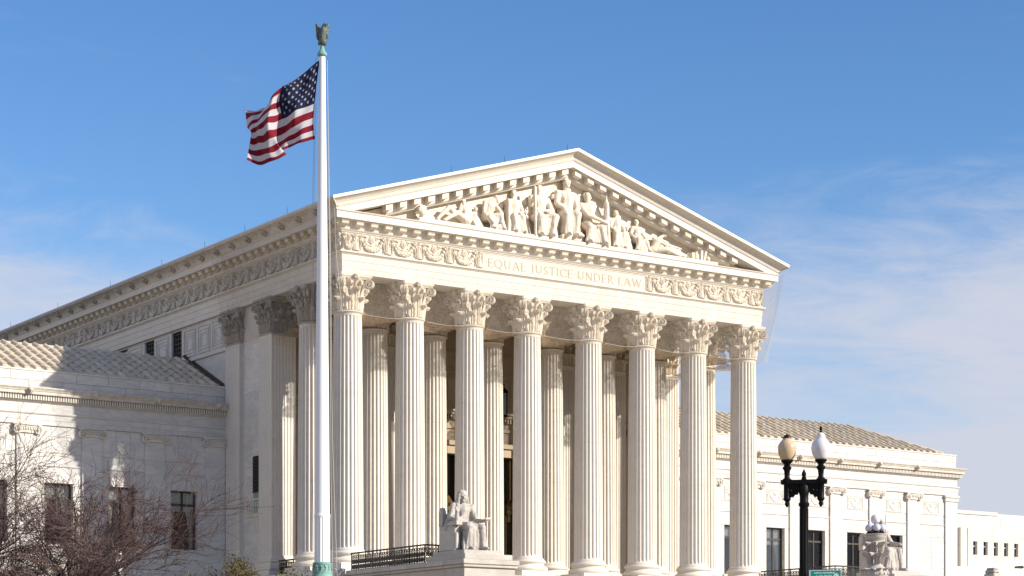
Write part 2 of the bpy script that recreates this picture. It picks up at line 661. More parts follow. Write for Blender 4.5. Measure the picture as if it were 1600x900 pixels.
# ------------------------------------------------------------------ the setting
tag(obj('ground', MB().strip([[(-3000, -3000, 0), (3000, -3000, 0)], [(-3000, 3000, 0), (3000, 3000, 0)]]), M['ground']), None, None, kind='structure')
tag(obj('plaza_paving', MB().box(-26, 52, -75, -30.2, -0.2, 0.12), M['paving']), None, None, kind='structure')
tag(obj('street', MB().strip([[(-300, -100, 0.004), (300, -100, 0.004)], [(-300, -84, 0.004), (300, -84, 0.004)]]), M['asphalt']), None, None, kind='structure')
tag(obj('pavement', MB().box(-300, 300, -83.9, -75.1, -0.2, 0.13), M['paving']), None, None, kind='structure')
st = MB()
for i in range(50):
    st.box(2.2, 26.2, -30 + i * 0.57, -1.42, i * 0.182 - 0.003, (i + 1) * 0.182 - 0.004)
tag(obj('stairs', st, M['paving']), None, None, kind='structure')

# ------------------------------------------------------------------ the courthouse
LEN = 28.4056
CX = LEN / 2
COLX = [0, 4, 8, 12, 16.4056, 20.4056, 24.4056, 28.4056]
FLOOR = 9.1
court = empty('courthouse', (CX, 20, 0))
tag(court, 'white marble temple-fronted courthouse with eight fluted columns and carved pediment', 'courthouse')


def blockmesh(dx, dy, dz, m, b=0.012, _c={}):
    k = (round(dx, 3), round(dy, 3), round(dz, 3), m.name, b)
    if k not in _c:
        _c[k] = MB().bbox(0, dx, 0, dy, 0, dz, b).mesh('stone_block', m)
    return _c[k]


def block(name, x0, x1, y0, y1, z0, z1, m, parent, b=0.012):
    return obj(name, blockmesh(x1 - x0, y1 - y0, z1 - z0, m, b), None, parent, None, (x0, y0, z0))


# --- podium, faced with large blocks
pod = obj('podium', MB().box(-1.45, LEN + 1.45, -1.4, 13.4, -0.5, FLOOR - 0.004), M['grey_marble'], court)
for z0, z1 in ((7.0, 7.95), (8.0, 8.6), (8.64, FLOOR)):
    y = -1.46
    while y < 10.4:
        block('podium_block', -1.62 if z0 > 8.6 else -1.55, -1.3, y, y + 1.48, z0, z1, M['grey_marble'], pod)
        y += 1.5

# --- column pieces
RB, RT, ZB, ZT = 0.87, 0.775, 10.21, 23.2


def shaft_r(z):
    t = (z - ZB) / (ZT - ZB)
    return RB - (RB - RT) * (0.35 * t + 0.65 * t * t)


def flute_ring(z, depth, r=None):
    r = r or shaft_r(z)
    pts = []
    for i in range(24):
        for fr, d in ((0.0, 0), (0.16, 0), (0.27, 0.62), (0.43, 0.93), (0.58, 1.0), (0.73, 0.93), (0.89, 0.62)):
            a = 2 * math.pi * (i + fr) / 24
            q = r - d * depth
            pts.append((q * math.cos(a), q * math.sin(a), z))
    return pts


def drum(z0, z1, bottom, top):
    g = 0.003
    rows = []
    dp = 0.08
    z0 += g
    z1 -= g
    if bottom:
        rows.append(flute_ring(z0, 0, RB + 0.06))
        rows.append(flute_ring(z0 + 0.06, 0, RB + 0.01))
        for h, q in ((0.10, 0.0), (0.13, 0.5), (0.19, 0.85), (0.26, 1)):
            rows.append(flute_ring(z0 + h, dp * q))
    else:
        rows.append(flute_ring(z0, dp))
    n = 3
    a, b = rows[-1][0][2], z1 - (0.3 if top else 0.01)
    for i in range(1, n + 1):
        rows.append(flute_ring(a + (b - a) * i / n, dp))
    if top:
        for h, q in ((0.22, 0.85), (0.17, 0.5), (0.14, 0.0), (0.06, 0)):
            rows.append(flute_ring(z1 - h, dp * q))
        rows.append(flute_ring(z1, 0, RT + 0.03))
    else:
        rows.append(flute_ring(z1, dp))
    return MB().strip(rows, closed=True)


def leaf(mb, ang, r0, z0, h, w, flare, cx=0.0, cy=0.0, flat=None):
    """one acanthus leaf: lobed, ribbed, thick, its tip curling over"""
    ca, sa = math.cos(ang), math.sin(ang)
    prof = [(0.0, 0.0), (0.03, 0.18), (0.06, 0.38), (0.12, 0.58), (0.24, 0.78), (0.45, 0.93), (0.74, 1.0), (0.98, 0.96), (1.0, 0.85), (0.86, 0.79)]
    wid = [0.86, 1.04, 0.84, 1.1, 0.82, 1.02, 0.72, 0.66, 0.5, 0.2]
    front, back = [], []
    for (o, zz), q in zip(prof, wid):
        rf, rb = [], []
        for s, bulge in ((-1, -0.035), (-0.55, 0.05), (-0.2, 0.0), (0, 0.055), (0.2, 0.0), (0.55, 0.05), (1, -0.035)):
            a = s * w * q * 0.5
            rad = r0 + o * flare + bulge * 1.3
            zz2 = z0 + zz * h - abs(s) * 0.05 * h * (1 if zz > 0.5 else 0)
            rf.append((cx + ca * rad - sa * a, cy + sa * rad + ca * a, zz2))
            rad -= 0.07
            rb.append((cx + ca * rad - sa * a * 0.9, cy + sa * rad + ca * a * 0.9, zz2 - (0.05 if o > 0.3 else 0)))
        front.append(rf + rb[::-1])
    mb.strip(front, closed=True)
    n = len(front[0])
    o = len(mb.v)
    mb.f.append(tuple(range(o - n, o)))
    mb.mi.append(0)


def volute(mb, ang, r0, z0, r1, z1, rad, w, turns=1.6):
    """ribbon rising from the bell and rolling up in a spiral under the abacus corner"""
    ca, sa = math.cos(ang), math.sin(ang)
    pts = []
    for i in range(5):
        t = i / 4
        pts.append((r0 + (r1 - r0) * t ** 1.5, z0 + (z1 - z0) * (1 - (1 - t) ** 1.6)))
    n = int(turns * 12)
    for i in range(1, n + 1):
        t = i / n
        a = math.pi / 2 - t * turns * 2 * math.pi
        q = rad * (1 - 0.78 * t)
        pts.append((r1 + q * math.cos(a), z1 - rad + q * math.sin(a)))
    rows = []
    for i, (r, z) in enumerate(pts):
        p0, p1 = pts[max(i - 1, 0)], pts[min(i + 1, len(pts) - 1)]
        tx, tz = p1[0] - p0[0], p1[1] - p0[1]
        l = math.hypot(tx, tz) or 1
        nx, nz = -tz / l, tx / l
        th = 0.032 if i > 4 else 0.055
        ww = w * (1.0 if i > 4 else 0.65 + 0.09 * i)
        row = []
        for a, d in ((-ww, -th), (-ww, th), (0, th * 0.45), (ww, th), (ww, -th), (0, -th)):
            rr, zz = r + nx * d, z + nz * d
            row.append((ca * rr - sa * a, sa * rr + ca * a, zz))
        rows.append(row)
    mb.strip(rows, closed=True)
    c = (ca * r1, sa * r1, z1 - rad)
    mb.cap2((c[0] + sa * w * 1.1, c[1] - ca * w * 1.1, c[2]), rad * 0.16, (c[0] - sa * w * 1.1, c[1] + ca * w * 1.1, c[2]), rad * 0.16, 8, 2)


def abacus(mb, z0, z1, mid, tip, k=0.0):
    """square plate with hollowed sides and clipped corners"""
    def ring(z, q):
        pts = []
        for s in range(4):
            a = math.pi / 2 * s
            for i in range(9):
                t = -1 + i / 4
                x = (tip / math.sqrt(2) + q) * 0 + (mid + q) + (tip / math.sqrt(2) - mid) * abs(t) ** 2.2
                y = t * (tip / math.sqrt(2) + q) * (0.93 if abs(t) == 1 else 1)
                pts.append((x * math.cos(a) - y * math.sin(a), x * math.sin(a) + y * math.cos(a), z))
        return pts
    rows = [ring(z0, -0.06), ring(z0 + (z1 - z0) * 0.4, -0.015), ring(z0 + (z1 - z0) * 0.45, 0.01), ring(z1, 0.02)]
    mb.strip(rows, closed=True)
    n = len(rows[0])
    o = len(mb.v)
    mb.f += [tuple(range(o - n, o)), tuple(range(o - 4 * n + n - 1, o - 4 * n - 1, -1))]
    mb.mi += [0, 0]


def capital_mb():
    mb = MB()
    mb.lathe([(0.79, 0.0), (0.85, 0.02), (0.88, 0.07), (0.85, 0.12), (0.78, 0.14), (0.72, 0.17), (0.72, 0.8), (0.75, 1.2), (0.84, 1.55), (1.0, 1.80), (0.9, 1.84)], 32)
    for i in range(8):
        leaf(mb, 2 * math.pi * i / 8 + R(22.5), 0.78, 0.16, 0.72, 0.56, 0.30)
    for i in range(8):
        leaf(mb, 2 * math.pi * i / 8, 0.80, 0.30, 1.12, 0.56, 0.36)
    for s in range(4):
        a = R(45 + 90 * s)
        for d in (-0.10, 0.10):
            ca, sa = math.cos(a), math.sin(a)
            sub = MB()
            volute(sub, a, 0.86, 0.95, 1.24, 1.84, 0.24, 0.075)
            mb.add([(x - sa * d, y + ca * d, z) for x, y, z in sub.v], sub.f)
        for d in (-17, 17):
            volute(mb, R(90 * s + d), 0.80, 1.0, 0.98, 1.72, 0.13, 0.07, 1.3)
        leaf(mb, a, 0.95, 1.05, 0.50, 0.3, 0.22)
        a = R(90 * s)
        x, y = math.cos(a) * 1.04, math.sin(a) * 1.04
        mb.ball((x, y, 1.96), (0.17, 0.17, 0.2), 8, 6)
        for q in range(5):
            g = q * 2 * math.pi / 5
            mb.ball((x + math.cos(a) * 0.05 - math.sin(a) * 0.15 * math.cos(g), y + math.sin(a) * 0.05 + math.cos(a) * 0.15 * math.cos(g), 1.96 + 0.13 * math.sin(g)), 0.075, 6, 4)
        mb.tube([(math.cos(a) * 0.84, math.sin(a) * 0.84, 1.2), (math.cos(a) * 0.92, math.sin(a) * 0.92, 1.6), (x, y, 1.85)], [0.05, 0.04, 0.05], 6)
    abacus(mb, 1.84, 2.115, 0.92, 1.42)
    return mb


def base_mb():
    mb = MB()
    mb.bbox(-1.2, 1.2, -1.2, 1.2, 0, 0.36, 0.02)
    mb.lathe([(1.12, 0.362), (1.18, 0.40), (1.21, 0.49), (1.18, 0.58), (1.10, 0.62), (1.07, 0.65), (1.0, 0.69), (0.97, 0.75), (1.0, 0.81), (1.03, 0.82),
              (1.08, 0.86), (1.09, 0.92), (1.06, 0.98), (1.0, 1.0), (0.98, 1.06), (0.94, 1.07), (0.935, 1.105)], 40)
    return mb


def rect_fluted(hx, hy, nx, ny, depth=0.06, fill=0.12):
    """outline of a fluted square pier, anticlockwise from the front left corner"""
    pts = []
    m = 0.07
    for side in range(4):
        n = nx if side % 2 == 0 else ny
        a, b = (hx, hy) if side % 2 == 0 else (hy, hx)
        seq = [(-a, -b)]
        if n:
            w = (2 * a - 2 * m) / n
            for i in range(n):
                s = -a + m + w * i
                for fr, d in ((fill, 0), (0.24, 0.65), (0.5, 1), (0.76, 0.65), (1 - fill, 0)):
                    seq.append((s + w * fr, -b + d * depth))
        for u, v in seq:
            q = side * math.pi / 2
            c, s_ = round(math.cos(q)), round(math.sin(q))
            pts.append((u * c - v * s_, u * s_ + v * c))
    return pts


def pier_mb(hx, hy, nx, ny, z0, z1):
    out = rect_fluted(hx, hy, nx, ny)
    flat = rect_fluted(hx, hy, nx, ny, 0.0)
    rows = []
    for z, o in ((z0, flat), (z0 + 0.12, flat), (z0 + 0.2, out), (z1 - 0.2, out), (z1 - 0.12, flat), (z1, flat)):
        rows.append([(x, y, z) for x, y in o])
    mb = MB().strip(rows, closed=True)
    return mb


def pier_base_mb(hx, hy):
    mb = MB()
    for e, z0, z1, b in ((0.34, 0, 0.36, 0.02), (0.33, 0.36, 0.62, 0.1), (0.16, 0.62, 0.82, 0.015), (0.22, 0.82, 1.0, 0.08), (0.08, 1.0, 1.105, 0.015)):
        mb.bbox(-hx - e, hx + e, -hy - e, hy + e, z0 + (0.002 if z0 else 0), z1, b)
    return mb


def pier_capital_mb(hx, hy):
    mb = MB()
    mb.bbox(-hx - 0.06, hx + 0.06, -hy - 0.06, hy + 0.06, 0, 0.12, 0.03)
    mb.bbox(-hx + 0.02, hx - 0.02, -hy + 0.02, hy - 0.02, 0.12, 1.85, 0.01)
    for side in range(4):
        a = R(90 * side - 90)
        w = hx if side % 2 == 0 else hy
        d = hy if side % 2 == 0 else hx
        ca, sa = math.cos(a), math.sin(a)
        n1 = max(2, int(round(2 * w / 0.5)))
        for row, (h, z0, n, fl) in enumerate(((0.72, 0.16, n1, 0.28), (1.15, 0.28, n1 - 1, 0.34))):
            for i in range(n):
                t = (i + 0.5) / n * 2 - 1
                p = t * w * (0.98 if row == 0 else 0.75)
                leaf(mb, a, d, z0, h, 0.5, fl, -sa * p, ca * p)
        p = 0.0
        mb.ball((ca * (d + 0.25), sa * (d + 0.25), 1.96), (0.17, 0.17, 0.19), 8, 6)
        for t in (-1, 1):
            sub = MB()
            volute(sub, 0, 0.0, 0.95, 0.5 * w, 1.8, 0.16, 0.07, 1.3)
            vv = [(d + 0.10 + y, t * (0.12 + x), z) for x, y, z in sub.v]
            mb.add([(ca * x - sa * y, sa * x + ca * y, z) for x, y, z in vv], sub.f)
    for sx in (-1, 1):
        for sy in (-1, 1):
            sub = MB()
            volute(sub, math.atan2(sy, sx), -0.05, 0.95, 0.30, 1.84, 0.22, 0.09)
            mb.add([(x + sx * (hx - 0.02), y + sy * (hy - 0.02), z) for x, y, z in sub.v], sub.f)
            leaf(mb, math.atan2(sy, sx), 0.02, 0.2, 1.1, 0.4, 0.30, sx * (hx - 0.03), sy * (hy - 0.03))
    e = 0.28
    mb.bbox(-hx - e, hx + e, -hy - e, hy + e, 1.85, 1.97, 0.05)
    mb.bbox(-hx - e - 0.05, hx + e + 0.05, -hy - e - 0.05, hy + e + 0.05, 1.972, 2.115, 0.02)
    return mb


base_me = base_mb().mesh('column_base', M['column'], 35)
drums_me = []
for cuts in ((14.35, 18.85), (13.6, 17.2), (15.2, 19.6), (14.9, 18.2)):
    zz = (ZB, *cuts, ZT)
    drums_me.append([drum(zz[i], zz[i + 1], i == 0, i == 2).mesh('drum', M['column'], 50) for i in range(3)])
pick = random.Random(2)
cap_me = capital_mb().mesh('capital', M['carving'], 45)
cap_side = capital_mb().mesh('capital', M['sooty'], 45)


def column(x, y):
    c = obj('column', base_me, None, court, None, (x, y, FLOOR))
    for d in pick.choice(drums_me):
        obj('drum', d, None, c, None, (x, y, 0))
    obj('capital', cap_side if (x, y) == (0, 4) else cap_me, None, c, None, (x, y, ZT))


for y in (0, 4):
    for x in COLX:
        column(x, y)

pier_base = {}
pier_cap = {}


def pier(x, y, hx, hy, nx, ny, name):
    left = x < 0.5
    k = (hx, hy, left)
    if k not in pier_base:
        pier_base[k] = pier_base_mb(hx, hy).mesh('pier_base', M['column'])
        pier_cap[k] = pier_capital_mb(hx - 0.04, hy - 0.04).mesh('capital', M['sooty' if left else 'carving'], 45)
        pier_base[k, 'me'] = pier_mb(hx, hy, nx, ny, ZB, ZT).mesh('fluted_pier', M['column'])
    o = obj(name, pier_base[k, 'me'], None, court, None, (x, y, 0))
    obj('base', pier_base[k], None, o, None, (x, y, FLOOR))
    obj('capital', pier_cap[k], None, o, None, (x, y, ZT))
    return o


for x in (0, LEN):
    pier(x, 8.3, 0.8, 0.8, 7, 7, 'corner_pier')
for x in (4, 8, 20.4056, 24.4056):
    pier(x, 8.35, 0.78, 0.4, 7, 3, 'wall_pilaster')
for x in (-0.2, LEN + 0.2):
    pier(x, 12.55, 0.6, 0.92, 5, 7, 'end_pilaster')

# --- portico walls
for sx in (-0.52, LEN - 0.5):
    pw = obj('portico_side_wall', MB().box(sx, sx + 1.02, 9.12, 11.62, FLOOR, 25.3), M['marble'], court)
    if sx < 0:
        zs = [9.12, 10.5, 11.9, 12.75, 14.15, 16.38, 17.6, 18.9, 20.2, 21.6, 23.0]
        for i in range(len(zs) - 1):
            cut = 10.35 if i % 2 else 9.58
            for y0, y1 in ((9.12, cut), (cut, 11.6)) if not 2 < i < 5 else ((9.12, 9.6), (10.34, 11.6)):
                block('stone_block', sx - 0.012, sx + 0.03, y0 + 0.004, y1 - 0.004, zs[i] + 0.004, zs[i + 1] - 0.004, M['grey_marble'], pw, 0.005)
bw = MB()
YB = 8.55
bw.box(0.82, 11.7, YB, YB + 0.6, FLOOR, 25.3)
bw.box(17.4, LEN - 0.82, YB, YB + 0.6, FLOOR, 25.3)
bw.box(11.7, 17.4, YB + 0.003, YB + 0.6, 17.7, 25.3)
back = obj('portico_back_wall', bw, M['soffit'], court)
for x0, x1 in ((0.85, 3.2), (4.8, 7.2), (8.8, 19.6), (21.2, 23.6), (25.2, LEN - 0.85)):
    tr = MB()
    tr.box(x0, x1, YB - 0.12, YB + 0.01, 23.2, 23.5)
    tr.box(x0, x1, YB - 0.10, YB + 0.01, 22.3, 22.48)
    tr.box(x0, x1, YB - 0.22, YB + 0.01, 19.62, 19.95)
    tr.box(x0, x1, YB - 0.08, YB + 0.01, 18.75, 18.95)
    tr.box(x0, x1, YB - 0.30, YB - 0.21, 19.8, 19.96)
    n = int((x1 - x0) / 0.2)
    for i in range(n):
        tr.box(x0 + 0.2 * i + 0.03, x0 + 0.2 * i + 0.14, YB - 0.18, YB + 0.01, 19.32, 19.60)
    m = max(1, int((x1 - x0) / 2.3))
    for i in range(m):
        a = x0 + (x1 - x0) * i / m + 0.25
        b = x0 + (x1 - x0) * (i + 1) / m - 0.25
        for q, d in ((0, 0.06), (0.16, 0.04)):
            for bx in ((a + q, b - q, 20.3 + q, 20.4 + q), (a + q, b - q, 22.0 - q, 22.1 - q)):
                tr.box(bx[0], bx[1], YB - d, YB + 0.01, bx[2], bx[3])
            for bx in ((a + q, a + q + 0.1), (b - q - 0.1, b - q)):
                tr.box(bx[0], bx[1], YB - d + 0.002, YB + 0.01, 20.4 + q, 22.0 - q)
    obj('wall_moulding', tr, M['soffit'], back)

# the great doorway
dr = obj('doorway', MB().box(11.3, 17.8, 9.9, 10.0, FLOOR, 18.2).box(11.3, 11.69, 9.16, 9.9, FLOOR, 18.2).box(17.41, 17.8, 9.16, 9.9, FLOOR, 18.2), M['dark_room'], court)
tr = MB()
for x0, x1 in ((11.35, 11.72), (17.3, 17.75)):
    tr.box(x0, x1, YB - 0.16, YB + 0.62, FLOOR, 17.7)
tr.box(11.35, 17.75, YB - 0.17, YB + 0.62, 17.2, 17.72)
tr.box(11.2, 17.9, YB - 0.3, YB + 0.02, 17.72, 18.0)
obj('door_surround', tr, M['soffit'], dr)
for s, x in ((1, 12.05), (-1, 16.75)):
    lf = MB()
    lf.box(x - 0.3, x + 0.3, 9.0, 9.12, FLOOR, 17.2)
    for z in range(6):
        lf.bbox(x - 0.22, x + 0.22, 8.95, 9.0, FLOOR + 0.2 + z * 1.33, FLOOR + 1.35 + z * 1.33, 0.02)
    d = obj('bronze_door', lf, M['bronze'], dr)
    g = MB()
    g.tube([(x + 0.26 * s, 8.93, FLOOR), (x + 0.26 * s, 8.93, 13.6)], 0.05, 6)
    g.tube([(x - 0.05 * s, 8.93, 14.6), (x - 0.05 * s, 8.93, 17.1)], 0.07, 6)
    g.lathe([(0.1, 0), (0.16, 0.2), (0.10, 0.4), (0.22, 0.55), (0.2, 0.75), (0.42, 0.95), (0.30, 1.05), (0.03, 1.45)], 8, (x + 0.12 * s, 8.85, 13.2))
    obj('gilded_ornament', g, M['gilt'], d, 40)

# ceiling with beams and coffers, inner beam over the second row
ce = MB()
ce.box(-0.6, LEN + 0.6, -0.6, 13.4, 26.6, 26.8)
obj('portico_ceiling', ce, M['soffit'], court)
bm_ = MB()
bm_.box(-0.7, LEN + 0.7, 3.25, 4.75, 25.318, 26.6)
bm_.box(-0.7, LEN + 0.7, 7.6, 8.6, 25.318, 26.6)
for x in COLX[1:-1]:
    bm_.box(x - 0.6, x + 0.6, 0.8, 3.25, 25.45, 26.6)
    bm_.box(x - 0.6, x + 0.6, 4.75, 7.6, 25.45, 26.6)
obj('ceiling_beam', bm_, M['soffit'], court)

# --- entablature, swept round the portico and on along the flanks
YEND = 62.0


def seg_front(prof, x0, x1, miter=(False, False)):
    """profile (o, z) along the front from x0 to x1; o is the projection from the column axis"""
    rows = []
    for o, z in prof:
        rows.append([((x0 - o) if miter[0] else x0, -o, z), ((x1 + o) if miter[1] else x1, -o, z)])
    mb = MB().strip(rows, closed=False)
    return close_ends(mb, len(prof))


def seg_side(prof, y0, y1, miter=False, right=False):
    rows = []
    for o, z in prof:
        x = LEN + o if right else -o
        rows.append([(x, -o if miter else y0, z), (x, y1, z)])
    return close_ends(MB().strip(rows), len(prof))


def close_ends(mb, n):
    mb.f += [tuple(i * 2 for i in range(n)), tuple(i * 2 + 1 for i in range(n))[::-1]]
    mb.mi += [0, 0]
    mb.f.append((0, 1, 2 * n - 1, 2 * n - 2))
    mb.mi.append(0)
    return mb


ARCH = [(-0.8, 25.325), (0.79, 25.325), (0.79, 25.62), (0.812, 25.635), (0.812, 25.99), (0.84, 26.005), (0.84, 26.34), (0.88, 26.36), (0.93, 26.42), (0.99, 26.44), (0.99, 26.53), (0.86, 26.545), (-0.8, 26.545)]
FRZ = [(0.2, 26.55), (0.84, 26.55), (0.84, 27.52), (0.90, 27.56), (0.90, 27.61), (0.2, 27.61)]
BED = [(0.2, 27.612), (0.93, 27.612), (0.98, 27.66), (1.0, 27.70), (1.0, 28.12), (0.2, 28.12)]
COR = [(0.2, 28.122), (1.40, 28.122), (1.42, 28.14), (1.46, 28.14), (1.46, 28.12), (1.535, 28.12), (1.535, 28.47), (1.57, 28.485), (1.60, 28.53), (1.60, 28.56), (0.2, 28.56)]
SIMA = [(0.3, 28.562), (1.60, 28.562), (1.62, 28.60), (1.64, 28.68), (1.74, 28.80), (1.90, 28.89), (1.99, 28.92), (2.03, 28.93), (2.03, 29.0), (0.3, 29.0)]
GUT = [(1.5, 29.002), (2.06, 29.002), (2.08, 29.03), (2.08, 29.12), (1.98, 29.15), (1.5, 29.15)]

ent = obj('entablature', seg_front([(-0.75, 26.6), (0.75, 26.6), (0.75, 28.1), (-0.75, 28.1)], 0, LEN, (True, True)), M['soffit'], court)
GAP = 0.006
for i in range(7):
    x0, x1 = COLX[i], COLX[i + 1]
    obj('architrave_block', seg_front(ARCH, x0 + (GAP if i else 0), x1 - (GAP if i < 6 else 0), (i == 0, i == 6)), M['marble'], ent)
    obj('cornice_block', seg_front(COR, x0 + (GAP / 2 if i else 0), x1 - (GAP / 2 if i < 6 else 0), (i == 0, i == 6)), M['marble'], ent)
obj('frieze', seg_front(FRZ, 0, LEN, (True, True)), M['marble'], ent)
obj('bed_moulding', seg_front(BED, 0, LEN, (True, True)), M['marble'], ent)
ys = [0, 4, 8.3, 12.55, 20, 28, 36, 44, 52, YEND]
for right in (False, True):
    for i in range(len(ys) - 1):
        y0, y1 = ys[i], ys[i + 1]
        obj('architrave_block', seg_side(ARCH, y0 + GAP, y1 - GAP, i == 0, right), M['marble'], ent)
        obj('cornice_block', seg_side(COR, y0 + GAP / 2, y1 - GAP / 2, i == 0, right), M['marble'], ent)
        obj('gutter_moulding', seg_side(SIMA, y0 + GAP / 2, y1 - GAP / 2, i == 0, right), M['stained'], ent)
    obj('frieze', seg_side(FRZ, 0, YEND, True, right), M['marble'], ent)
    obj('bed_moulding', seg_side(BED, 0, YEND, True, right), M['marble'], ent)
    obj('lead_gutter', seg_side(GUT, 0, YEND, True, right), M['lead'], ent)

# cornice blocks under the corona
blk = MB()
prof = [(0.995, 28.118), (0.995, 27.80), (1.16, 27.80), (1.20, 27.86), (1.33, 27.88), (1.36, 27.92), (1.36, 28.0), (1.40, 28.02), (1.40, 28.118)]
blk.prism([(o, z) for o, z in prof], lambda a, b, d: (d, -a, b), -0.215, 0.215)
blk_me = blk.mesh('bracket', M['carving'])
SP = 0.915
for k in range(-17, 17):
    obj('bracket', blk_me, None, ent, None, (CX + SP * (k + 0.5), 0, 0))
for k in range(54):
    obj('bracket', blk_me, None, ent, None, (0, -0.95 + k * 0.93, 0), -R(90))
for k in range(3):
    obj('bracket', blk_me, None, ent, None, (LEN, -0.95 + k * 0.93, 0), R(90))


def lion_mb():
    """lion-head water spout, facing -y, plus its plain backing boss"""
    mb = MB()
    mb.cap2((0, 0.05, 0), 0.20, (0, -0.14, -0.01), 0.16, 10, 3)
    mb.cap2((0, -0.16, -0.05), 0.10, (0, -0.27, -0.09), 0.075, 8, 3)
    mb.cap2((0, -0.16, -0.14), 0.06, (0, -0.24, -0.17), 0.05, 6, 2)
    for s in (-1, 1):
        mb.ball((s * 0.075, -0.22, 0.05), 0.045, 6, 4)
        mb.ball((s * 0.16, -0.06, 0.14), 0.06, 6, 4)
    for i in range(12):
        a = 2 * math.pi * i / 12
        mb.ball((0.21 * math.cos(a), -0.02, 0.21 * math.sin(a)), (0.075, 0.09, 0.075), 6, 4)
    return mb


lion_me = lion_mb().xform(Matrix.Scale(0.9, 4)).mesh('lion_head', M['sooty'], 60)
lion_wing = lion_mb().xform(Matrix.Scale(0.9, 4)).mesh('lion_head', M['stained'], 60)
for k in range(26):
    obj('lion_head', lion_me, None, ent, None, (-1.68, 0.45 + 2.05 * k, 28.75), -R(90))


# --- carved garland reliefs of the frieze: local x along the wall, -y outward, z up from the frieze foot
def garland_mb(n_torch=1):
    mb = MB()
    rnd = random.Random(5)
    # candelabrum divider at x = 0
    mb.lathe([(0.21, 0.0), (0.22, 0.05), (0.17, 0.09), (0.16, 0.22), (0.11, 0.30), (0.13, 0.36), (0.09, 0.45), (0.08, 0.62), (0.12, 0.70), (0.10, 0.76), (0.16, 0.85), (0.17, 0.90), (0.06, 0.93)],
             10, (0, 0, 0), math.pi, 2 * math.pi)
    for s in (-1, 1):
        mb.tube([(s * 0.19, -0.02, 0.0), (s * 0.12, -0.06, 0.3), (s * 0.13, -0.05, 0.7), (s * 0.20, -0.05, 0.88)], [0.05, 0.035, 0.035, 0.05], 6)
    return mb


def swag_mb():
    mb = MB()
    rnd = random.Random(11)
    n = 15
    for i in range(n):
        t = i / (n - 1) * 2 - 1
        x = t * 0.71
        z = 0.21 + 0.60 * abs(t) ** 3.0
        r = 0.19 - 0.10 * abs(t)
        mb.ball((x, -0.03, z), (r, r * 0.8, r), 8, 5)
        for q in range(7):
            a = rnd.uniform(0, 6.28)
            mb.ball((x + math.cos(a) * r * 0.85, -0.08 - 0.05 * rnd.random(), z + math.sin(a) * r * 0.85), r * rnd.uniform(0.24, 0.42), 6, 4)
    for i in range(26):
        x = rnd.uniform(-0.62, 0.62)
        mb.ball((x, -0.01, rnd.uniform(0.45, 0.92)), (rnd.uniform(0.03, 0.07), 0.04, rnd.uniform(0.03, 0.07)), 6, 4)
    # rosette over the swag
    mb.lathe([(0.19, 0.0), (0.19, 0.05), (0.15, 0.07), (0.13, 0.05), (0.06, 0.06), (0.045, 0.11), (0.0, 0.12)], 12, (0, 0, 0))
    k = len(mb.v)
    for i in range(k - 7 * 12, k):
        x, y, z = mb.v[i]
        mb.v[i] = (x, -z, y + 0.70)
    for i in range(8):
        a = 2 * math.pi * i / 8
        mb.ball((0.105 * math.cos(a), -0.06, 0.70 + 0.105 * math.sin(a)), (0.045, 0.03, 0.045), 6, 4)
    # fluttering ribbons
    for s in (-1, 1):
        mb.tube([(s * 0.68, -0.04, 0.84), (s * 0.78, -0.06, 0.66), (s * 0.70, -0.04, 0.46), (s * 0.78, -0.05, 0.28), (s * 0.71, -0.03, 0.08)], [0.05, 0.06, 0.045, 0.055, 0.03], 6)
        mb.tube([(s * 0.66, -0.04, 0.84), (s * 0.50, -0.06, 0.90), (s * 0.34, -0.04, 0.80), (s * 0.26, -0.05, 0.86)], [0.05, 0.045, 0.035, 0.02], 6)
        mb.ball((s * 0.67, -0.05, 0.85), (0.10, 0.07, 0.09), 8, 5)
    return mb


torch_me = garland_mb().mesh('torch_relief', M['carving'], 50)
swag_me = swag_mb().mesh('garland_relief', M['carving'], 60)
FZ = 26.56
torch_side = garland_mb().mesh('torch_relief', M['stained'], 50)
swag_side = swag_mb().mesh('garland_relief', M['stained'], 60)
fx = [0.03 + 2.02 * i for i in range(4)] + [LEN - 0.03 - 2.02 * i for i in range(4)]
for x in [0.03 + 2.02 * i for i in range(5)] + [LEN - 0.03 - 2.02 * i for i in range(5)]:
    obj('torch_relief', torch_me, None, ent, None, (x, -0.85, FZ))
for i in range(4):
    obj('garland_relief', swag_me, None, ent, None, (0.03 + 2.02 * i + 1.01, -0.85, FZ))
    obj('garland_relief', swag_me, None, ent, None, (LEN - 0.03 - 2.02 * i - 1.01, -0.85, FZ))
half = MB()
half.v, half.f, half.mi = [], [], []
s_ = swag_mb()
s_.xform(Matrix.Scale(0.5, 4, (1, 0, 0)))
half_me = s_.mesh('garland_relief', M['carving'], 60)
obj('garland_relief', half_me, None, ent, None, (-0.42, -0.85, FZ))
obj('garland_relief', half_me, None, ent, None, (LEN + 0.42, -0.85, FZ))
obj('garland_relief', half_me, None, ent, None, (-0.85, -0.40, FZ), -R(90))
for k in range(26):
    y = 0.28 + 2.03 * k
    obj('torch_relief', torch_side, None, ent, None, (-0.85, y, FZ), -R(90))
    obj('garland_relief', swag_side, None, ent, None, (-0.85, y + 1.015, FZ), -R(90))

# --- the inscription
pan = MB()
X0, X1 = 8.33, LEN - 8.33
zt, zb = 27.47, 26.58
for b in ((X0, X1, zt, zt + 0.035), (X0, X1, zb - 0.02, zb)):
    pan.box(b[0], b[1], -0.875, -0.835, b[2], b[3])
for x in (X0, X1 - 0.05):
    pan.box(x, x + 0.05, -0.873, -0.835, zb, zt)
insc = obj('inscription_panel', pan, M['marble'], ent)


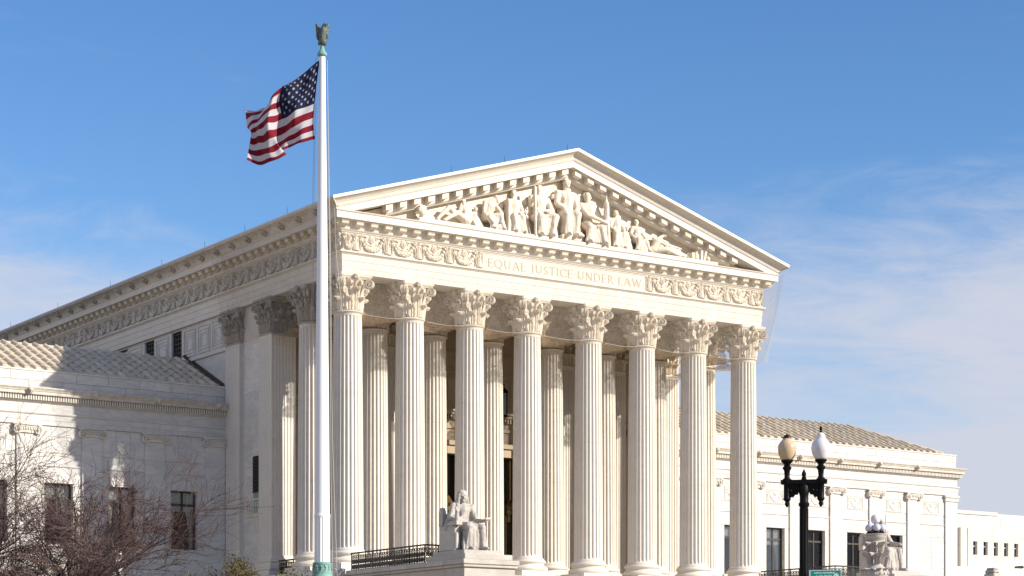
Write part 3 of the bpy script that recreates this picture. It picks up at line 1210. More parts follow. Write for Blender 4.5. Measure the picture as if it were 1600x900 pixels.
def glyph(ch):
    """Roman capital in a box 1 high: strokes ('l', x0, y0, x1, y1, w) or arcs ('a', cx, cy, rx, ry, a0, a1, wv, wh), serifs added by hand"""
    T, N_ = 0.13, 0.065
    s = lambda x, y: ('l', x - 0.10, y, x + 0.10, y, 0.035)
    if ch == 'E':
        return 0.56, [('l', .1, 0, .1, 1, T), ('l', .02, 1, .52, 1, N_), ('l', .1, .52, .44, .52, N_), ('l', .02, 0, .55, 0, N_), ('l', .52, 1, .52, .86, .04), ('l', .55, 0, .55, .15, .04), ('l', .44, .6, .44, .44, .04)]
    if ch == 'Q':
        return 0.98, [('a', .48, .5, .45, .5, 0, 360, T, N_), ('l', .5, .08, .78, -.16, T * .8), ('l', .78, -.16, .98, -.2, N_)]
    if ch == 'U':
        return 0.82, [('l', .12, 1, .12, .35, T), ('l', .7, 1, .7, .35, N_), ('a', .41, .34, .29, .34, 180, 360, T, N_), s(.12, 1), s(.7, 1)]
    if ch == 'A':
        return 0.86, [('l', .08, 0, .42, 1, N_), ('l', .42, 1, .80, 0, T), ('l', .2, .36, .65, .36, N_), s(.08, 0), s(.79, 0)]
    if ch == 'L':
        return 0.55, [('l', .1, 0, .1, 1, T), s(.1, 1), ('l', .02, 0, .53, 0, N_), ('l', .53, 0, .53, .16, .04)]
    if ch == 'J':
        return 0.36, [('l', .22, 1, .22, .02, T), s(.22, 1), ('a', .08, .02, .14, .2, 270, 360, N_, N_)]
    if ch == 'S':
        return 0.52, [('a', .27, .74, .2, .26, 30, 270, N_ * 1.3, N_), ('a', .26, .25, .23, .25, -150, 90, T, N_), ('l', .45, .98, .45, .82, .04), ('l', .04, .03, .04, .2, .04)]
    if ch == 'T':
        return 0.72, [('l', .36, 0, .36, 1, T), s(.36, 0), ('l', .03, 1, .69, 1, N_), ('l', .03, 1, .03, .85, .04), ('l', .69, 1, .69, .85, .04)]
    if ch == 'I':
        return 0.24, [('l', .12, 0, .12, 1, T), s(.12, 0), s(.12, 1)]
    if ch == 'C':
        return 0.78, [('a', .48, .5, .45, .5, 42, 318, T, N_), ('l', .82, .95, .82, .78, .04), ('l', .82, .05, .82, .2, .04)]
    if ch == 'N':
        return 0.86, [('l', .12, 0, .12, 1, N_), ('l', .12, 1, .74, 0, T), ('l', .74, 0, .74, 1, N_), s(.12, 0), s(.74, 1), ('l', 0, 1, .14, 1, .04)]
    if ch == 'D':
        return 0.84, [('l', .12, 0, .12, 1, T), ('a', .32, .5, .46, .5, -90, 90, T, N_), ('l', .02, 1, .34, 1, N_), ('l', .02, 0, .34, 0, N_)]
    if ch == 'R':
        return 0.70, [('l', .12, 0, .12, 1, T), s(.12, 0), ('l', .02, 1, .32, 1, N_), ('a', .3, .75, .22, .25, -90, 90, T, N_), ('l', .12, .5, .32, .5, N_), ('l', .3, .5, .68, 0, T * .9), s(.64, 0)]
    if ch == 'W':
        return 1.18, [('l', .08, 1, .36, 0, T), ('l', .36, 0, .6, 1, N_), ('l', .6, 1, .86, 0, T), ('l', .86, 0, 1.12, 1, N_), s(.08, 1), s(1.1, 1), s(.6, 1)]
    return 0.3, [('l', .1, .52, .2, .52, 0.1)]


def letter_mb(ch, h, wk):
    w, strokes = glyph(ch)
    mb = MB()
    yb, yf = 0.01, -0.006
    z = 0

    def quad(p, z):
        mb.prism([(a * h * wk, b * h) for a, b in p], lambda a, b, d: (a, d - 0.0004 * z, b), yb, yf)
    for s in strokes:
        z += 1
        if s[0] == 'l':
            _, x0, y0, x1, y1, t = s
            dx, dy = x1 - x0, y1 - y0
            l = math.hypot(dx, dy)
            nx, ny = -dy / l * t / 2, dx / l * t / 2
            quad([(x0 + nx, y0 + ny), (x0 - nx, y0 - ny), (x1 - nx, y1 - ny), (x1 + nx, y1 + ny)], z)
        else:
            _, cx, cy, rx, ry, a0, a1, wv, wh = s
            n = max(6, int(abs(a1 - a0) / 18))
            for i in range(n):
                p = []
                for a, q in ((a0 + (a1 - a0) * i / n, 1), (a0 + (a1 - a0) * (i + 1) / n, 1), (a0 + (a1 - a0) * (i + 1) / n, -1), (a0 + (a1 - a0) * i / n, -1)):
                    c, s2 = math.cos(R(a)), math.sin(R(a))
                    t = (wh + (wv - wh) * abs(c)) / 2 * q
                    p.append((cx + (rx - wh / 2 + t) * c, cy + (ry - wh / 2 + t) * s2))
                quad(p, z)
    return mb, w


text = ['.', 'E', 'Q', 'U', 'A', 'L', '.', 'J', 'U', 'S', 'T', 'I', 'C', 'E', '.', 'U', 'N', 'D', 'E', 'R', '.', 'L', 'A', 'W', '.']
LH, LS = 0.47, 0.17
total = sum(glyph(c)[0] for c in text) + LS * (len(text) - 1)
wk = (19.98 - 8.42) / (total * LH)
x = 8.42
for c in text:
    mb, w = letter_mb(c, LH, wk)
    obj('dot' if c == '.' else 'letter', mb, M['letter'], insc, None, (x, -0.845, 26.72))
    x += (w + LS) * LH * wk

# --- pediment
SL = 0.3028
RK0 = -2.05


def rz_(x):
    return 28.562 + SL * (min(x, LEN - x) - RK0)


def rake(prof, xs, first=False):
    rows = []
    for o, dz in prof:
        row = []
        for i, x in enumerate(xs):
            xx = x
            if first and i == 0:
                xx = -o
            if first and i == len(xs) - 1:
                xx = LEN + o
            row.append((xx, -o, rz_(xx) + dz))
        rows.append(row)
    mb = MB().strip(rows)
    n = len(xs)
    m = len(prof)
    mb.f += [tuple(k * n for k in range(m)), tuple(k * n + n - 1 for k in range(m))[::-1]]
    for i in range(n - 1):
        mb.f.append((i, i + 1, (m - 1) * n + i + 1, (m - 1) * n + i))
    mb.mi += [0] * (n + 1)
    return mb


ped = obj('pediment', MB().prism([(-0.3, 28.565), (LEN + 0.3, 28.565), (CX, rz_(CX) - 0.5)], lambda a, b, d: (a, d, b), -0.5, 0.6), M['carving'], court)
RC = [(0.2, -0.45), (1.40, -0.45), (1.42, -0.43), (1.47, -0.43), (1.47, -0.45), (1.527, -0.45), (1.527, -0.10), (1.56, -0.08), (1.595, -0.03), (1.595, -0.002), (0.2, -0.002)]
RS = [(0.2, 0.0), (1.60, 0.0), (1.62, 0.04), (1.64, 0.12), (1.74, 0.25), (1.90, 0.35), (1.99, 0.38), (2.03, 0.39), (2.03, 0.50), (1.9, 0.53), (0.2, 0.53)]
RBD = [(0.2, -1.0), (0.86, -1.0), (0.90, -0.95), (0.96, -0.92), (1.0, -0.86), (1.0, -0.448), (0.2, -0.448)]
for xs in ((-1.52, 3.5), (3.506, 7.2), (7.206, 10.8), (10.806, CX, LEN - 10.806), (LEN - 10.8, LEN - 7.206), (LEN - 7.2, LEN - 3.506), (LEN - 3.5, LEN + 1.52)):
    obj('raking_cornice', rake(RC, xs), M['marble'], ped)
obj('raking_moulding', rake(RBD, (1.9, CX, LEN - 1.9)), M['marble'], ped)
obj('raking_gutter_moulding', rake(RS, (0, CX, LEN), True), M['marble'], ped)
lb = MB()
LB = [(1.2, 0.531), (2.04, 0.501), (2.06, 0.51), (2.06, 0.55), (1.2, 0.58)]
obj('lead_flashing', rake(LB, (0, CX, LEN), True), M['pole'], ped)
for side in (1, -1):
    mb = MB()
    w = 0.215
    p8 = []
    for y in (-0.995, -1.38):
        for sx, zz in ((-w, -0.80), (w, -0.80), (w, -0.452), (-w, -0.452)):
            p8.append((sx, y, zz + SL * side * sx + (0.03 if y < -1.2 and zz < -0.6 else 0)))
    mb.add(p8, [(0, 1, 2, 3), (7, 6, 5, 4), (0, 4, 5, 1), (1, 5, 6, 2), (2, 6, 7, 3), (3, 7, 4, 0)])
    me = mb.mesh('bracket', M['carving'])
    for k in range(17):
        x = CX - side * SP * (k + 0.5)
        if rz_(x) - 0.85 < 28.62:
            continue
        obj('bracket', me, None, ped, None, (x, 0, rz_(x)))
obj('sculpture_shelf', MB().bbox(3.75, LEN - 3.2, -1.42, -0.5, 28.56, 28.80, 0.03), M['marble'], ped)

# roof of the portico and main hall
rf = MB()
for a, b in ((-1.5, CX), (CX, LEN + 1.5)):
    rf.strip([[(a, -0.2, rz_(a) + 0.45), (b, -0.2, rz_(b) + 0.45)], [(a, YEND, rz_(a) + 0.45), (b, YEND, rz_(b) + 0.45)]])
obj('main_roof', rf, M['tile'], court)
rod = MB().tube([(0, 0, 0), (0, 0, 0.42)], [0.014, 0.008], 5)
rod_me = rod.mesh('lightning_rod', M['dark_metal'])
for x in (5.6, 9.2, 13.6):
    obj('lightning_rod', rod_me, None, ped, None, (x, -1.8, rz_(x) + 0.5))
for y in (3.4, 8.6, 13.9, 20, 28, 37, 46):
    obj('lightning_rod', rod_me, None, ent, None, (-1.95, y, 29.12))

# --- the hall behind: flank walls with attic windows and panels
fl = MB()
fl.box(-0.6, 0.2, 13.42, 20.0, 0, 25.32)
fl.box(LEN - 0.2, LEN + 0.6, 13.42, YEND, 0, 25.32)
wins = [20.0, 24.1, 28.3, 32.4, 36.5]
z0w, z1w = 23.3, 25.22
prev = 20.0
for w in wins:
    if w > prev:
        fl.box(-0.6, 0.2, prev, w, 0, 25.32)
    fl.box(-0.6, 0.2, w, w + 1.5, 0, z0w)
    fl.box(-0.6, 0.2, w, w + 1.5, z1w, 25.32)
    prev = w + 1.5
fl.box(-0.6, 0.2, prev, YEND, 0, 25.32)
fl.box(0.21, LEN - 0.21, YEND - 1, YEND, 0, 28)
hall = obj('hall_wall', fl, M['grey_marble'], court)
for w in wins:
    f = MB()
    for k in range(5):
        f.box(-0.47, -0.42, w + 0.02 + k * 0.355, w + 0.07 + k * 0.355, z0w, z1w)
    for k in range(7):
        f.box(-0.475, -0.415, w, w + 1.5, z0w + k * 0.29, z0w + k * 0.29 + 0.04)
    a = obj('attic_window', f, M['frame'], hall)
    obj('dark_pane', MB().box(-0.36, -0.33, w, w + 1.5, z0w, z1w), M['dark_room'], a)
obj('string_course', MB().box(-0.72, -0.58, 13.44, YEND, 23.06, 23.26), M['grey_marble'], hall)


def nested_panel(y0, y1, z0, z1):
    mb = MB()
    for k in range(3):
        q = k * 0.2
        t = 0.09 if k else 0.07
        x = -0.6 - 0.05 + 0.008 * k
        mb.box(x, -0.59, y0 + q, y1 - q, z0 + q, z0 + q + t)
        mb.box(x, -0.59, y0 + q, y1 - q, z1 - q - t, z1 - q)
        mb.box(x + 0.002, -0.59, y0 + q, y0 + q + t, z0 + q + t, z1 - q - t)
        mb.box(x + 0.002, -0.59, y1 - q - t, y1 - q, z0 + q + t, z1 - q - t)
    return mb


for y0, y1 in ((14.0, 15.6), (15.95, 17.6), (17.95, 19.65), (21.85, 23.8), (25.95, 28.0), (30.1, 32.1), (34.2, 36.2)):
    obj('stone_panel', nested_panel(y0, y1, 23.4, 25.1), M['grey_marble'], hall)
fld = MB().box(-1.0, -0.62, 23.0, 23.1, 23.35, 23.42).cap2((-0.95, 23.05, 23.5), 0.1, (-1.1, 23.05, 23.55), 0.13, 8, 2)
obj('floodlight', fld, M['dark_metal'], hall)

# louvred slot with a copper stain in the portico flank
lv = obj('louvred_opening', MB().box(-0.56, -0.515, 9.62, 10.32, 14.2, 16.35), M['dark_room'], court)
sl_me = MB().box(0, 0.05, 0, 0.7, 0, 0.05).mesh('louvre_slat', M['frame'])
for k in range(10):
    obj('louvre_slat', sl_me, None, lv, None, (-0.605, 9.62, 14.22 + k * 0.215))
obj('copper_stain', MB().box(-0.536, -0.516, 9.66, 10.28, 13.05, 14.19), M['copper'], lv)
rp = MB()
for k in range(7):
    rp.tube([(-0.55, 9.3 + 0.28 * k, 13.0), (-0.57, 9.42 + 0.28 * k, 13.35), (-0.55, 9.3 + 0.28 * k, 13.7)], 0.05, 5)
rp.box(-0.6, -0.51, 9.2, 11.15, 13.75, 13.87).box(-0.6, -0.51, 9.2, 11.15, 12.8, 12.92)
obj('carved_apron', rp, M['carving'], lv)
# ------------------------------------------------------------------ the two low wings
YW = 13.56


def pane_window(cx, w, z0, z1, parent, seed, yf=YW + 0.30):
    """recessed bronze window: frame, panes of glass, blind and drawn curtains behind"""
    rnd = random.Random(seed)
    x0, x1 = cx - w / 2, cx + w / 2
    zt = z1 - (z1 - z0) * 0.23
    f = MB()
    f.box(x0, x0 + 0.09, yf, yf + 0.09, z0, z1).box(x1 - 0.09, x1, yf, yf + 0.09, z0, z1)
    f.box(x0 + 0.09, x1 - 0.09, yf, yf + 0.09, z1 - 0.09, z1).box(x0 + 0.09, x1 - 0.09, yf, yf + 0.09, z0, z0 + 0.09)
    f.box(cx - 0.045, cx + 0.045, yf - 0.01, yf + 0.08, z0 + 0.09, z1 - 0.09)
    f.box(x0 + 0.09, cx - 0.045, yf - 0.008, yf + 0.075, zt - 0.06, zt + 0.06).box(cx + 0.045, x1 - 0.09, yf - 0.008, yf + 0.075, zt - 0.06, zt + 0.06)
    win = obj('window', f, M['frame'], parent)
    for a, b in ((x0 + 0.09, cx - 0.045), (cx + 0.045, x1 - 0.09)):
        for c, d in ((z0 + 0.09, zt - 0.06), (zt + 0.06, z1 - 0.09)):
            obj('pane', MB().box(a, b, yf + 0.035, yf + 0.045, c, d), M['glass'], win)
    drop = zt - (z1 - z0) * rnd.choice([0.02, 0.1, 0.16])
    bl = MB()
    z = z1 - 0.05
    while z > drop:
        bl.add([(x0 + 0.06, yf + 0.13, z), (x1 - 0.06, yf + 0.13, z), (x1 - 0.06, yf + 0.17, z - 0.10), (x0 + 0.06, yf + 0.17, z - 0.10)], [(0, 1, 2, 3)])
        z -= 0.105
    obj('blind', bl, M['blind'], win)
    cu = MB()
    for s in (-1, 1):
        rows = []
        for k in range(9):
            t = k / 8
            zz = z1 - 0.1 - t * (z1 - z0 - 0.2)
            wd = (0.50 - 0.36 * math.sin(min(1, t * 1.25) * math.pi / 2)) * w if s > 0 else (0.30 - 0.16 * t) * w
            e = x0 + 0.05 if s < 0 else x1 - 0.05
            rows.append([(e - s * wd * i / 8, yf + 0.30 + 0.05 * math.sin(i * 2.4), zz) for i in range(9)])
        cu.strip(rows)
    obj('curtain', cu, M['curtain'], win, 60)
    obj('dark_recess', MB().box(x0 - 0.1, x1 + 0.1, yf + 1.5, yf + 1.55, z0 - 0.1, z1 + 0.1).box(x0 - 0.1, x0 - 0.06, yf + 0.1, yf + 1.49, z0, z1).box(x1 + 0.06, x1 + 0.1, yf + 0.1, yf + 1.49, z0, z1), M['dark_room'], win)
    return win


def ionic_cap_mb():
    mb = MB()
    mb.bbox(-0.86, 0.86, -0.24, 0.04, 0.44, 0.52, 0.02)
    mb.bbox(-0.62, 0.62, -0.15, 0.04, 0.0, 0.44, 0.02)
    for i in range(6):
        mb.ball((-0.36 + i * 0.144, -0.16, 0.24), (0.065, 0.06, 0.10), 6, 5)
    mb.tube([(-0.55, -0.17, 0.40), (0, -0.18, 0.34), (0.55, -0.17, 0.40)], 0.04, 6)
    for s in (-1, 1):
        pts, rad = [], []
        for i in range(26):
            t = i / 25
            a = math.pi / 2 - s * t * 3.6 * math.pi
            q = 0.255 * (1 - 0.82 * t)
            pts.append((s * 0.60 + q * math.cos(a), -0.19 - 0.03 * t, 0.18 + q * math.sin(a)))
            rad.append(0.055 * (1 - 0.5 * t))
        mb.tube(pts, rad, 6)
        mb.lathe([(0.25, 0), (0.25, 0.2)], 14)
        k = len(mb.v)
        for i in range(k - 28, k):
            x, y, z = mb.v[i]
            mb.v[i] = (s * 0.60 + x, -0.16 + z, 0.18 + y)
        mb.ball((s * 0.60, -0.24, 0.18), 0.07, 8, 5)
    return mb


def relief_mb(kind):
    mb = MB()
    w, h = 1.56, 0.96
    for q, t in ((0, 0.05),):
        mb.box(-w / 2, w / 2, -0.05, 0.01, h - t, h).box(-w / 2, w / 2, -0.05, 0.01, 0, t)
        mb.box(-w / 2, -w / 2 + t, -0.048, 0.01, t, h - t).box(w / 2 - t, w / 2, -0.048, 0.01, t, h - t)
    n = 13
    for i in range(n):
        t = i / (n - 1) * 2 - 1
        r = 0.10 - 0.05 * abs(t)
        mb.ball((t * 0.56, -0.01, 0.16 + 0.58 * abs(t) ** 2), (r, 0.065, r), 7, 5)
    mb.ball((0, -0.01, 0.68), (0.13, 0.07, 0.13), 8, 5)
    for i in range(7):
        a = 2 * math.pi * i / 7
        mb.ball((0.12 * math.cos(a), -0.01, 0.68 + 0.12 * math.sin(a)), (0.05, 0.05, 0.05), 6, 4)
    for s in (-1, 1):
        mb.tube([(s * 0.6, 0, 0.8), (s * 0.68, -0.02, 0.6), (s * 0.62, 0, 0.4), (s * 0.66, -0.01, 0.2)], [0.05, 0.045, 0.04, 0.02], 6)
        mb.tube([(s * 0.14, 0, 0.68), (s * 0.3, -0.02, 0.80), (s * 0.46, 0, 0.74)], [0.03, 0.04, 0.02], 6)
    return mb


ionic_me = ionic_cap_mb().mesh('ionic_capital', M['marble'], 45)
relief_me = relief_mb(0).xform(Matrix.Scale(0.6, 4, (0, 1, 0))).mesh('relief_panel', M['grey_marble'], 50)
pil_me = MB().bbox(-0.62, 0.62, -0.115, 0.05, 9.0, 17.2, 0.01).mesh('pilaster', M['grey_marble'])
pil_base = MB().bbox(-0.7, 0.7, -0.2, 0.05, 9.0, 9.4, 0.02).bbox(-0.67, 0.67, -0.17, 0.05, 9.4, 9.7, 0.05).mesh('pilaster_base', M['grey_marble'])
TSL = math.atan2(2.4, 5.5)
TC, TS = math.cos(TSL), math.sin(TSL)
EY, EZ = 13.95, 20.88
NT = 7
TLEN = 5.95 / NT


def tile_mb(eave):
    """half-round cover tile; local y runs up the roof"""
    rows = []
    for t, r in ((-0.06, 0.185), (TLEN * 0.5, 0.17), (TLEN + 0.04, 0.145)):
        rows.append([(r * math.cos(a), t, 0.02 + r * 1.05 * math.sin(a)) for a in [math.pi * i / 7 for i in range(8)]])
    mb = MB().strip(rows)
    n = 8
    mb.f += [tuple(range(n)), tuple(range(2 * n, 3 * n))]
    mb.mi += [0, 0]
    if eave:
        mb.bbox(-0.17, 0.17, -0.14, -0.05, -0.06, 0.20, 0.03)
    # lay it on the slope
    mb.v = [(x, y * TC - z * TS, y * TS + z * TC) for x, y, z in mb.v]
    return mb


tile_me = tile_mb(False).mesh('roof_tile', M['tile'], 50)
eave_me = tile_mb(True).mesh('eave_tile', M['tile'], 50)
hip_me = tile_me


def wing(name, xa, xb, pils, wins, end_pilaster, tile_x, n_single, hip):
    w = empty(name, (0.5 * (xa + xb), YW, 0), court)
    # wall round the window openings
    wb = MB()
    W2, Z0, Z1 = 0.86, 10.92, 14.42
    Y0, Y1 = YW + 0.045, YW + 0.6
    edges = sorted(wins)
    p = xa
    for c in edges:
        wb.box(p, c - W2, Y0, Y1, 0, 20.0)
        wb.box(c - W2, c + W2, Y0, Y1, 0, Z0)
        wb.box(c - W2, c + W2, Y0, Y1, Z1, 20.0)
        p = c + W2
    wb.box(p, xb, Y0, Y1, 0, 20.0)
    e = xb if hip else xa
    wb.box(xa, xb, 25.0, 25.5, 0, 20.8)
    wb.box(xb - 0.5, xb, Y1, 25.0, 0, 20.8) if hip else wb.box(xa, xa + 0.5, Y1, 25.0, 0, 20.8)
    obj('wing_wall', wb, M['grey_marble'], w)
    # stone facing, block by block
    zc = [9.0, 10.10, 10.92, 12.08, 13.26, 14.42]
    g = 0.007
    rnd = random.Random(3)
    allp = sorted(pils)
    spans = []
    for i in range(len(allp) - 1):
        spans.append((allp[i] + 0.6, allp[i + 1] - 0.6))
    if hip:
        spans.append((allp[-1] + 0.6, 59.85))
    for a, b in spans:
        ws = [c for c in wins if a < c < b]
        if ws:
            c = ws[0]
            for i in range(len(zc) - 1):
                for u, v in (((a, c - W2), (c + W2, b)) if zc[i] >= 10.9 else ((a, c), (c, b))):
                    block('stone_block', u + g, v - g, YW - 0.004, YW + 0.05, zc[i] + g / 2, zc[i + 1] - g / 2, M['grey_marble'], w, 0.006)
        else:
            for i in range(0, len(zc) - 1):
                k = 2
                for j in range(k):
                    u = a + (b - a) * j / k
                    block('stone_block', u + g, u + (b - a) / k - g, YW - 0.004, YW + 0.05, zc[i] + g / 2, zc[i + 1] - g / 2, M['grey_marble'], w, 0.006)
        for z0, z1, k in ((14.43, 15.36, 1), (15.42, 16.10, 1), (16.12, 17.68, 3)):
            for j in range(k):
                u = a + (b - a) * j / k
                block('stone_block', u + g, u + (b - a) / k - g, YW - 0.004 + (0.0 if z0 != 15.42 else 0.012), YW + 0.05, z0, z1, M['grey_marble'], w, 0.006)
        bd = MB().box(a + 0.02, b - 0.02, YW - 0.06, YW + 0.04, 15.362, 15.418)
        obj('string_course', bd, M['grey_marble'], w)
        obj('relief_panel', relief_me, None, w, None, ((a + b) / 2, YW - 0.005, 16.18))
    for c in wins:
        win = pane_window(c, 2 * W2, Z0, Z1, w, int(c * 7) % 97)
        obj('sill', MB().bbox(c - 0.98, c + 0.98, YW - 0.12, YW + 0.32, Z0 - 0.14, Z0 + 0.012, 0.02), M['grey_marble'], win)
    for c in pils:
        o = obj('pilaster', pil_me, None, w, None, (c, YW, 0))
        obj('base', pil_base, None, o, None, (c, YW, 0))
        obj('capital', ionic_me, None, o, None, (c, YW - 0.06, 17.17))
    if end_pilaster:
        o = obj('corner_pilaster', MB().bbox(59.86, 61.14, YW - 0.12, YW + 1.2, 9.0, 17.2, 0.01), M['grey_marble'], w)
        obj('capital', MB().bbox(59.78, 61.24, YW - 0.2, YW + 1.25, 17.2, 17.5, 0.04).bbox(59.72, 61.30, YW - 0.25, YW + 1.28, 17.502, 17.68, 0.02), M['grey_marble'], o)
    # entablature of the wing
    ex = xb if hip else xa

    def run(prof, x0, x1, ret):
        rows = []
        for o_, z in prof:
            row = [(x0, YW - o_, z), (x1 + (o_ if ret else 0), YW - o_, z)]
            if ret:
                row.append((x1 + o_, 25.0, z))
            rows.append(row)
        mb = MB().strip(rows)
        n, m = len(rows[0]), len(rows)
        mb.f += [tuple(k * n for k in range(m)), tuple(k * n + n - 1 for k in range(m))]
        mb.mi += [0, 0]
        return mb
    PA = [(-0.2, 17.69), (0.10, 17.69), (0.10, 17.95), (0.125, 17.965), (0.125, 18.26), (0.17, 18.28), (0.20, 18.33), (0.20, 18.40), (0.06, 18.42), (0.06, 18.92), (0.14, 18.98), (0.20, 19.02), (0.20, 19.34), (-0.2, 19.34)]
    PC = [(-0.2, 19.345), (0.44, 19.345), (0.46, 19.37), (0.46, 19.52), (0.50, 19.54), (0.52, 19.60), (0.58, 19.68), (0.60, 19.70), (0.60, 19.76), (0.1, 19.86), (-0.2, 19.86)]
    n = max(2, int((xb - xa) / 3.95))
    for i in range(n):
        u, v = xa + (xb - xa) * i / n, xa + (xb - xa) * (i + 1) / n
        last = hip and i == n - 1
        obj('architrave_block', run(PA, u + 0.003, v - (0 if last else 0.003), last), M['grey_marble'], w)
        obj('cornice_block', run(PC, u + 0.003, v - (0 if last else 0.003), last), M['stained'], w)
    dn = MB()
    x = xa + 0.05
    while x < xb + (0.3 if hip else -0.1):
        dn.box(x, x + 0.085, YW - 0.34, YW - 0.19, 19.06, 19.335)
        x += 0.15
    tag(obj('dentil_course', dn, M['marble'], w), None, None, kind='stuff')
    for c in pils:
        obj('lion_head', lion_wing, None, w, None, (c, YW - 0.50, 19.60))
    # parapet of long blocks
    x = xa
    k = 0
    while x < xb - 0.1:
        e = min(x + 1.98, xb)
        block('parapet_block', x + g, e - g, YW - 0.02, YW + 0.5, 20.22, 20.74, M['grey_marble'], w, 0.008)
        x += 1.98
    x = xa - 0.9
    while x < xb - 0.1:
        e = min(x + 1.98, xb)
        block('parapet_block', max(x, xa) + g, e - g, YW + 0.012, YW + 0.5, 19.80, 20.214, M['grey_marble'], w, 0.008)
        x += 1.98
    obj('parapet_coping', MB().bbox(xa, xb + (0.04 if hip else 0), YW - 0.06, YW + 0.52, 20.745, 20.85, 0.015), M['grey_marble'], w)
    # tiled roof
    xr0, xr1 = (xa, xb - 1.0) if hip else (xa, xb)
    roof = obj('wing_roof', MB().add([(xr0, EY - 0.1, EZ - 0.3), (xr1, EY - 0.1, EZ - 0.3), (xr1 - (4.6 if hip else 0), 19.45, 23.2), (xr0, 19.45, 23.2), (xr1, 25, 20.6), (xr0, 25, 20.6)],
                                     [(0, 1, 2, 3), (3, 2, 4, 5), (1, 4, 2), (0, 3, 5), (0, 5, 4, 1)]), M['tile'], w)
    pan = MB()
    for k in range(NT):
        a, b = k * TLEN - 0.05, (k + 1) * TLEN
        sh = [(EY + a * TC - 0.02 * TS, EZ + a * TS + 0.02 * TC), (EY + a * TC - 0.06 * TS, EZ + a * TS + 0.06 * TC), (EY + b * TC, EZ + b * TS)]
        cut = (lambda q: xr1 - 4.6 * max(0, q) / 5.95 if hip else xr1)
        pan.strip([[(xr0, y, z), (cut(q), y, z)] for (y, z), q in zip(sh, (a, a, b))])
    tag(obj('pan_tile', pan, M['tile'], roof), None, None, kind='stuff')
    rest = MB()
    cnt = 0
    x = tile_x
    cols = []
    while x > xr0 + 0.1:
        cols.append(x)
        x -= 0.66
    x = tile_x + 0.66
    while x < xr1 - 0.1:
        cols.append(x)
        x += 0.66
    cols.sort(key=lambda c: (c < 36, c) if hip else (False, -c))
    for c in cols:
        for k in range(NT):
            if hip and c > xr1 - 4.6 * (k + 0.8) / NT:
                continue
            y, z = EY + k * TLEN * TC, EZ + k * TLEN * TS
            jx, jz = rnd.uniform(-0.025, 0.025), rnd.uniform(-0.018, 0.018)
            me = eave_me if k == 0 else tile_me
            if cnt < n_single:
                obj(me.name.split('.')[0], me, None, roof, None, (c + jx, y, z + jz), rnd.uniform(-0.02, 0.02))
            else:
                vv = [(v.co.x + c + jx, v.co.y + y, v.co.z + z + jz) for v in me.vertices]
                rest.add(vv, [tuple(p.vertices) for p in me.polygons])
            cnt += 1
    if rest.v:
        tag(obj('distant_tile', rest, M['tile'], roof, 50), None, None, kind='stuff')
    rg = MB()
    for c in cols:
        if not hip or c < xr1 - 4.6:
            rg.cap2((c - 0.33, 19.45, 23.24), 0.12, (c + 0.27, 19.45, 23.24), 0.13, 8, 2)
            rg.ball((c, 19.36, 23.30), (0.12, 0.16, 0.12), 7, 5)
    if hip:
        rg.cap2((xr1 - 4.6, 19.45, 23.30), 0.14, (xr1 - 0.1, EY, EZ + 0.05), 0.13, 8, 2)
    tag(obj('ridge_tile', rg, M['tile'], roof, 50), None, None, kind='stuff')
    if not hip:
        obj('lead_flashing', MB().add([(xb - 0.25, EY, EZ + 0.10), (xb + 0.02, EY, EZ + 0.22), (xb + 0.02, 19.45, 23.62), (xb - 0.25, 19.45, 23.5)], [(0, 1, 2, 3)]), M['frame'], roof)
    return w


wing('wing', -36.0, -0.62, [-1.45 - 3.94 * i for i in range(8)], [-3.45 - 3.94 * i for i in range(7)], False, -1.25, 160, False)
wing('wing', LEN + 0.62, 61.1, [56.5 - 3.9 * i for i in range(7)], [54.6 - 3.9 * i for i in range(6)], True, 58.6, 140, True)

# ------------------------------------------------------------------ low annex beyond the far wing
an = empty('annex_building', (72, 20, 0))
tag(an, 'low plain white stone building with five narrow windows beyond the courthouse wing', 'building')
YA = 20.0
wx = [69.7 + 1.2 * i for i in range(9)]
wb = MB()
p = 60.0
for x in wx:
    wb.box(p, x, YA, YA + 0.8, 0, 17.2)
    wb.box(x, x + 0.5, YA, YA + 0.8, 0, 13.95)
    wb.box(x, x + 0.5, YA, YA + 0.8, 15.05, 17.2)
    p = x + 0.5
wb.box(p, 100, YA, YA + 0.8, 0, 17.2)
obj('wall', wb, M['marble'], an)
for r_ in range(5):
    z0, z1 = 12.92 + r_ * 0.86, 12.92 + (r_ + 1) * 0.86 - 0.012
    x = 69.25 + (0.9 if r_ % 2 else 0)
    while x < 82:
        e_ = x + 1.79
        if z1 < 13.79 or z0 > 15.1:
            block('stone_block', x, e_, YA - 0.014 - 0.004 * ((int(x * 3)) % 3), YA + 0.02, z0, z1, M['grey_marble'], an, 0.005)
        x += 1.8
obj('parapet', MB().bbox(60, 72.5, YA - 0.1, YA + 4, 17.2, 17.5, 0.02).bbox(72.55, 100, YA + 0.3, YA + 4, 17.2, 17.42, 0.02), M['marble'], an)
obj('plinth_course', MB().bbox(60, 100, YA - 0.5, YA - 0.002, 0, 12.9, 0.03), M['marble'], an)
obj('corner_strip', MB().box(68.0, 68.5, YA - 0.28, YA - 0.002, 12.9, 16.1).box(69.05, 69.2, YA - 0.06, YA - 0.002, 12.9, 16.1), M['marble'], an)
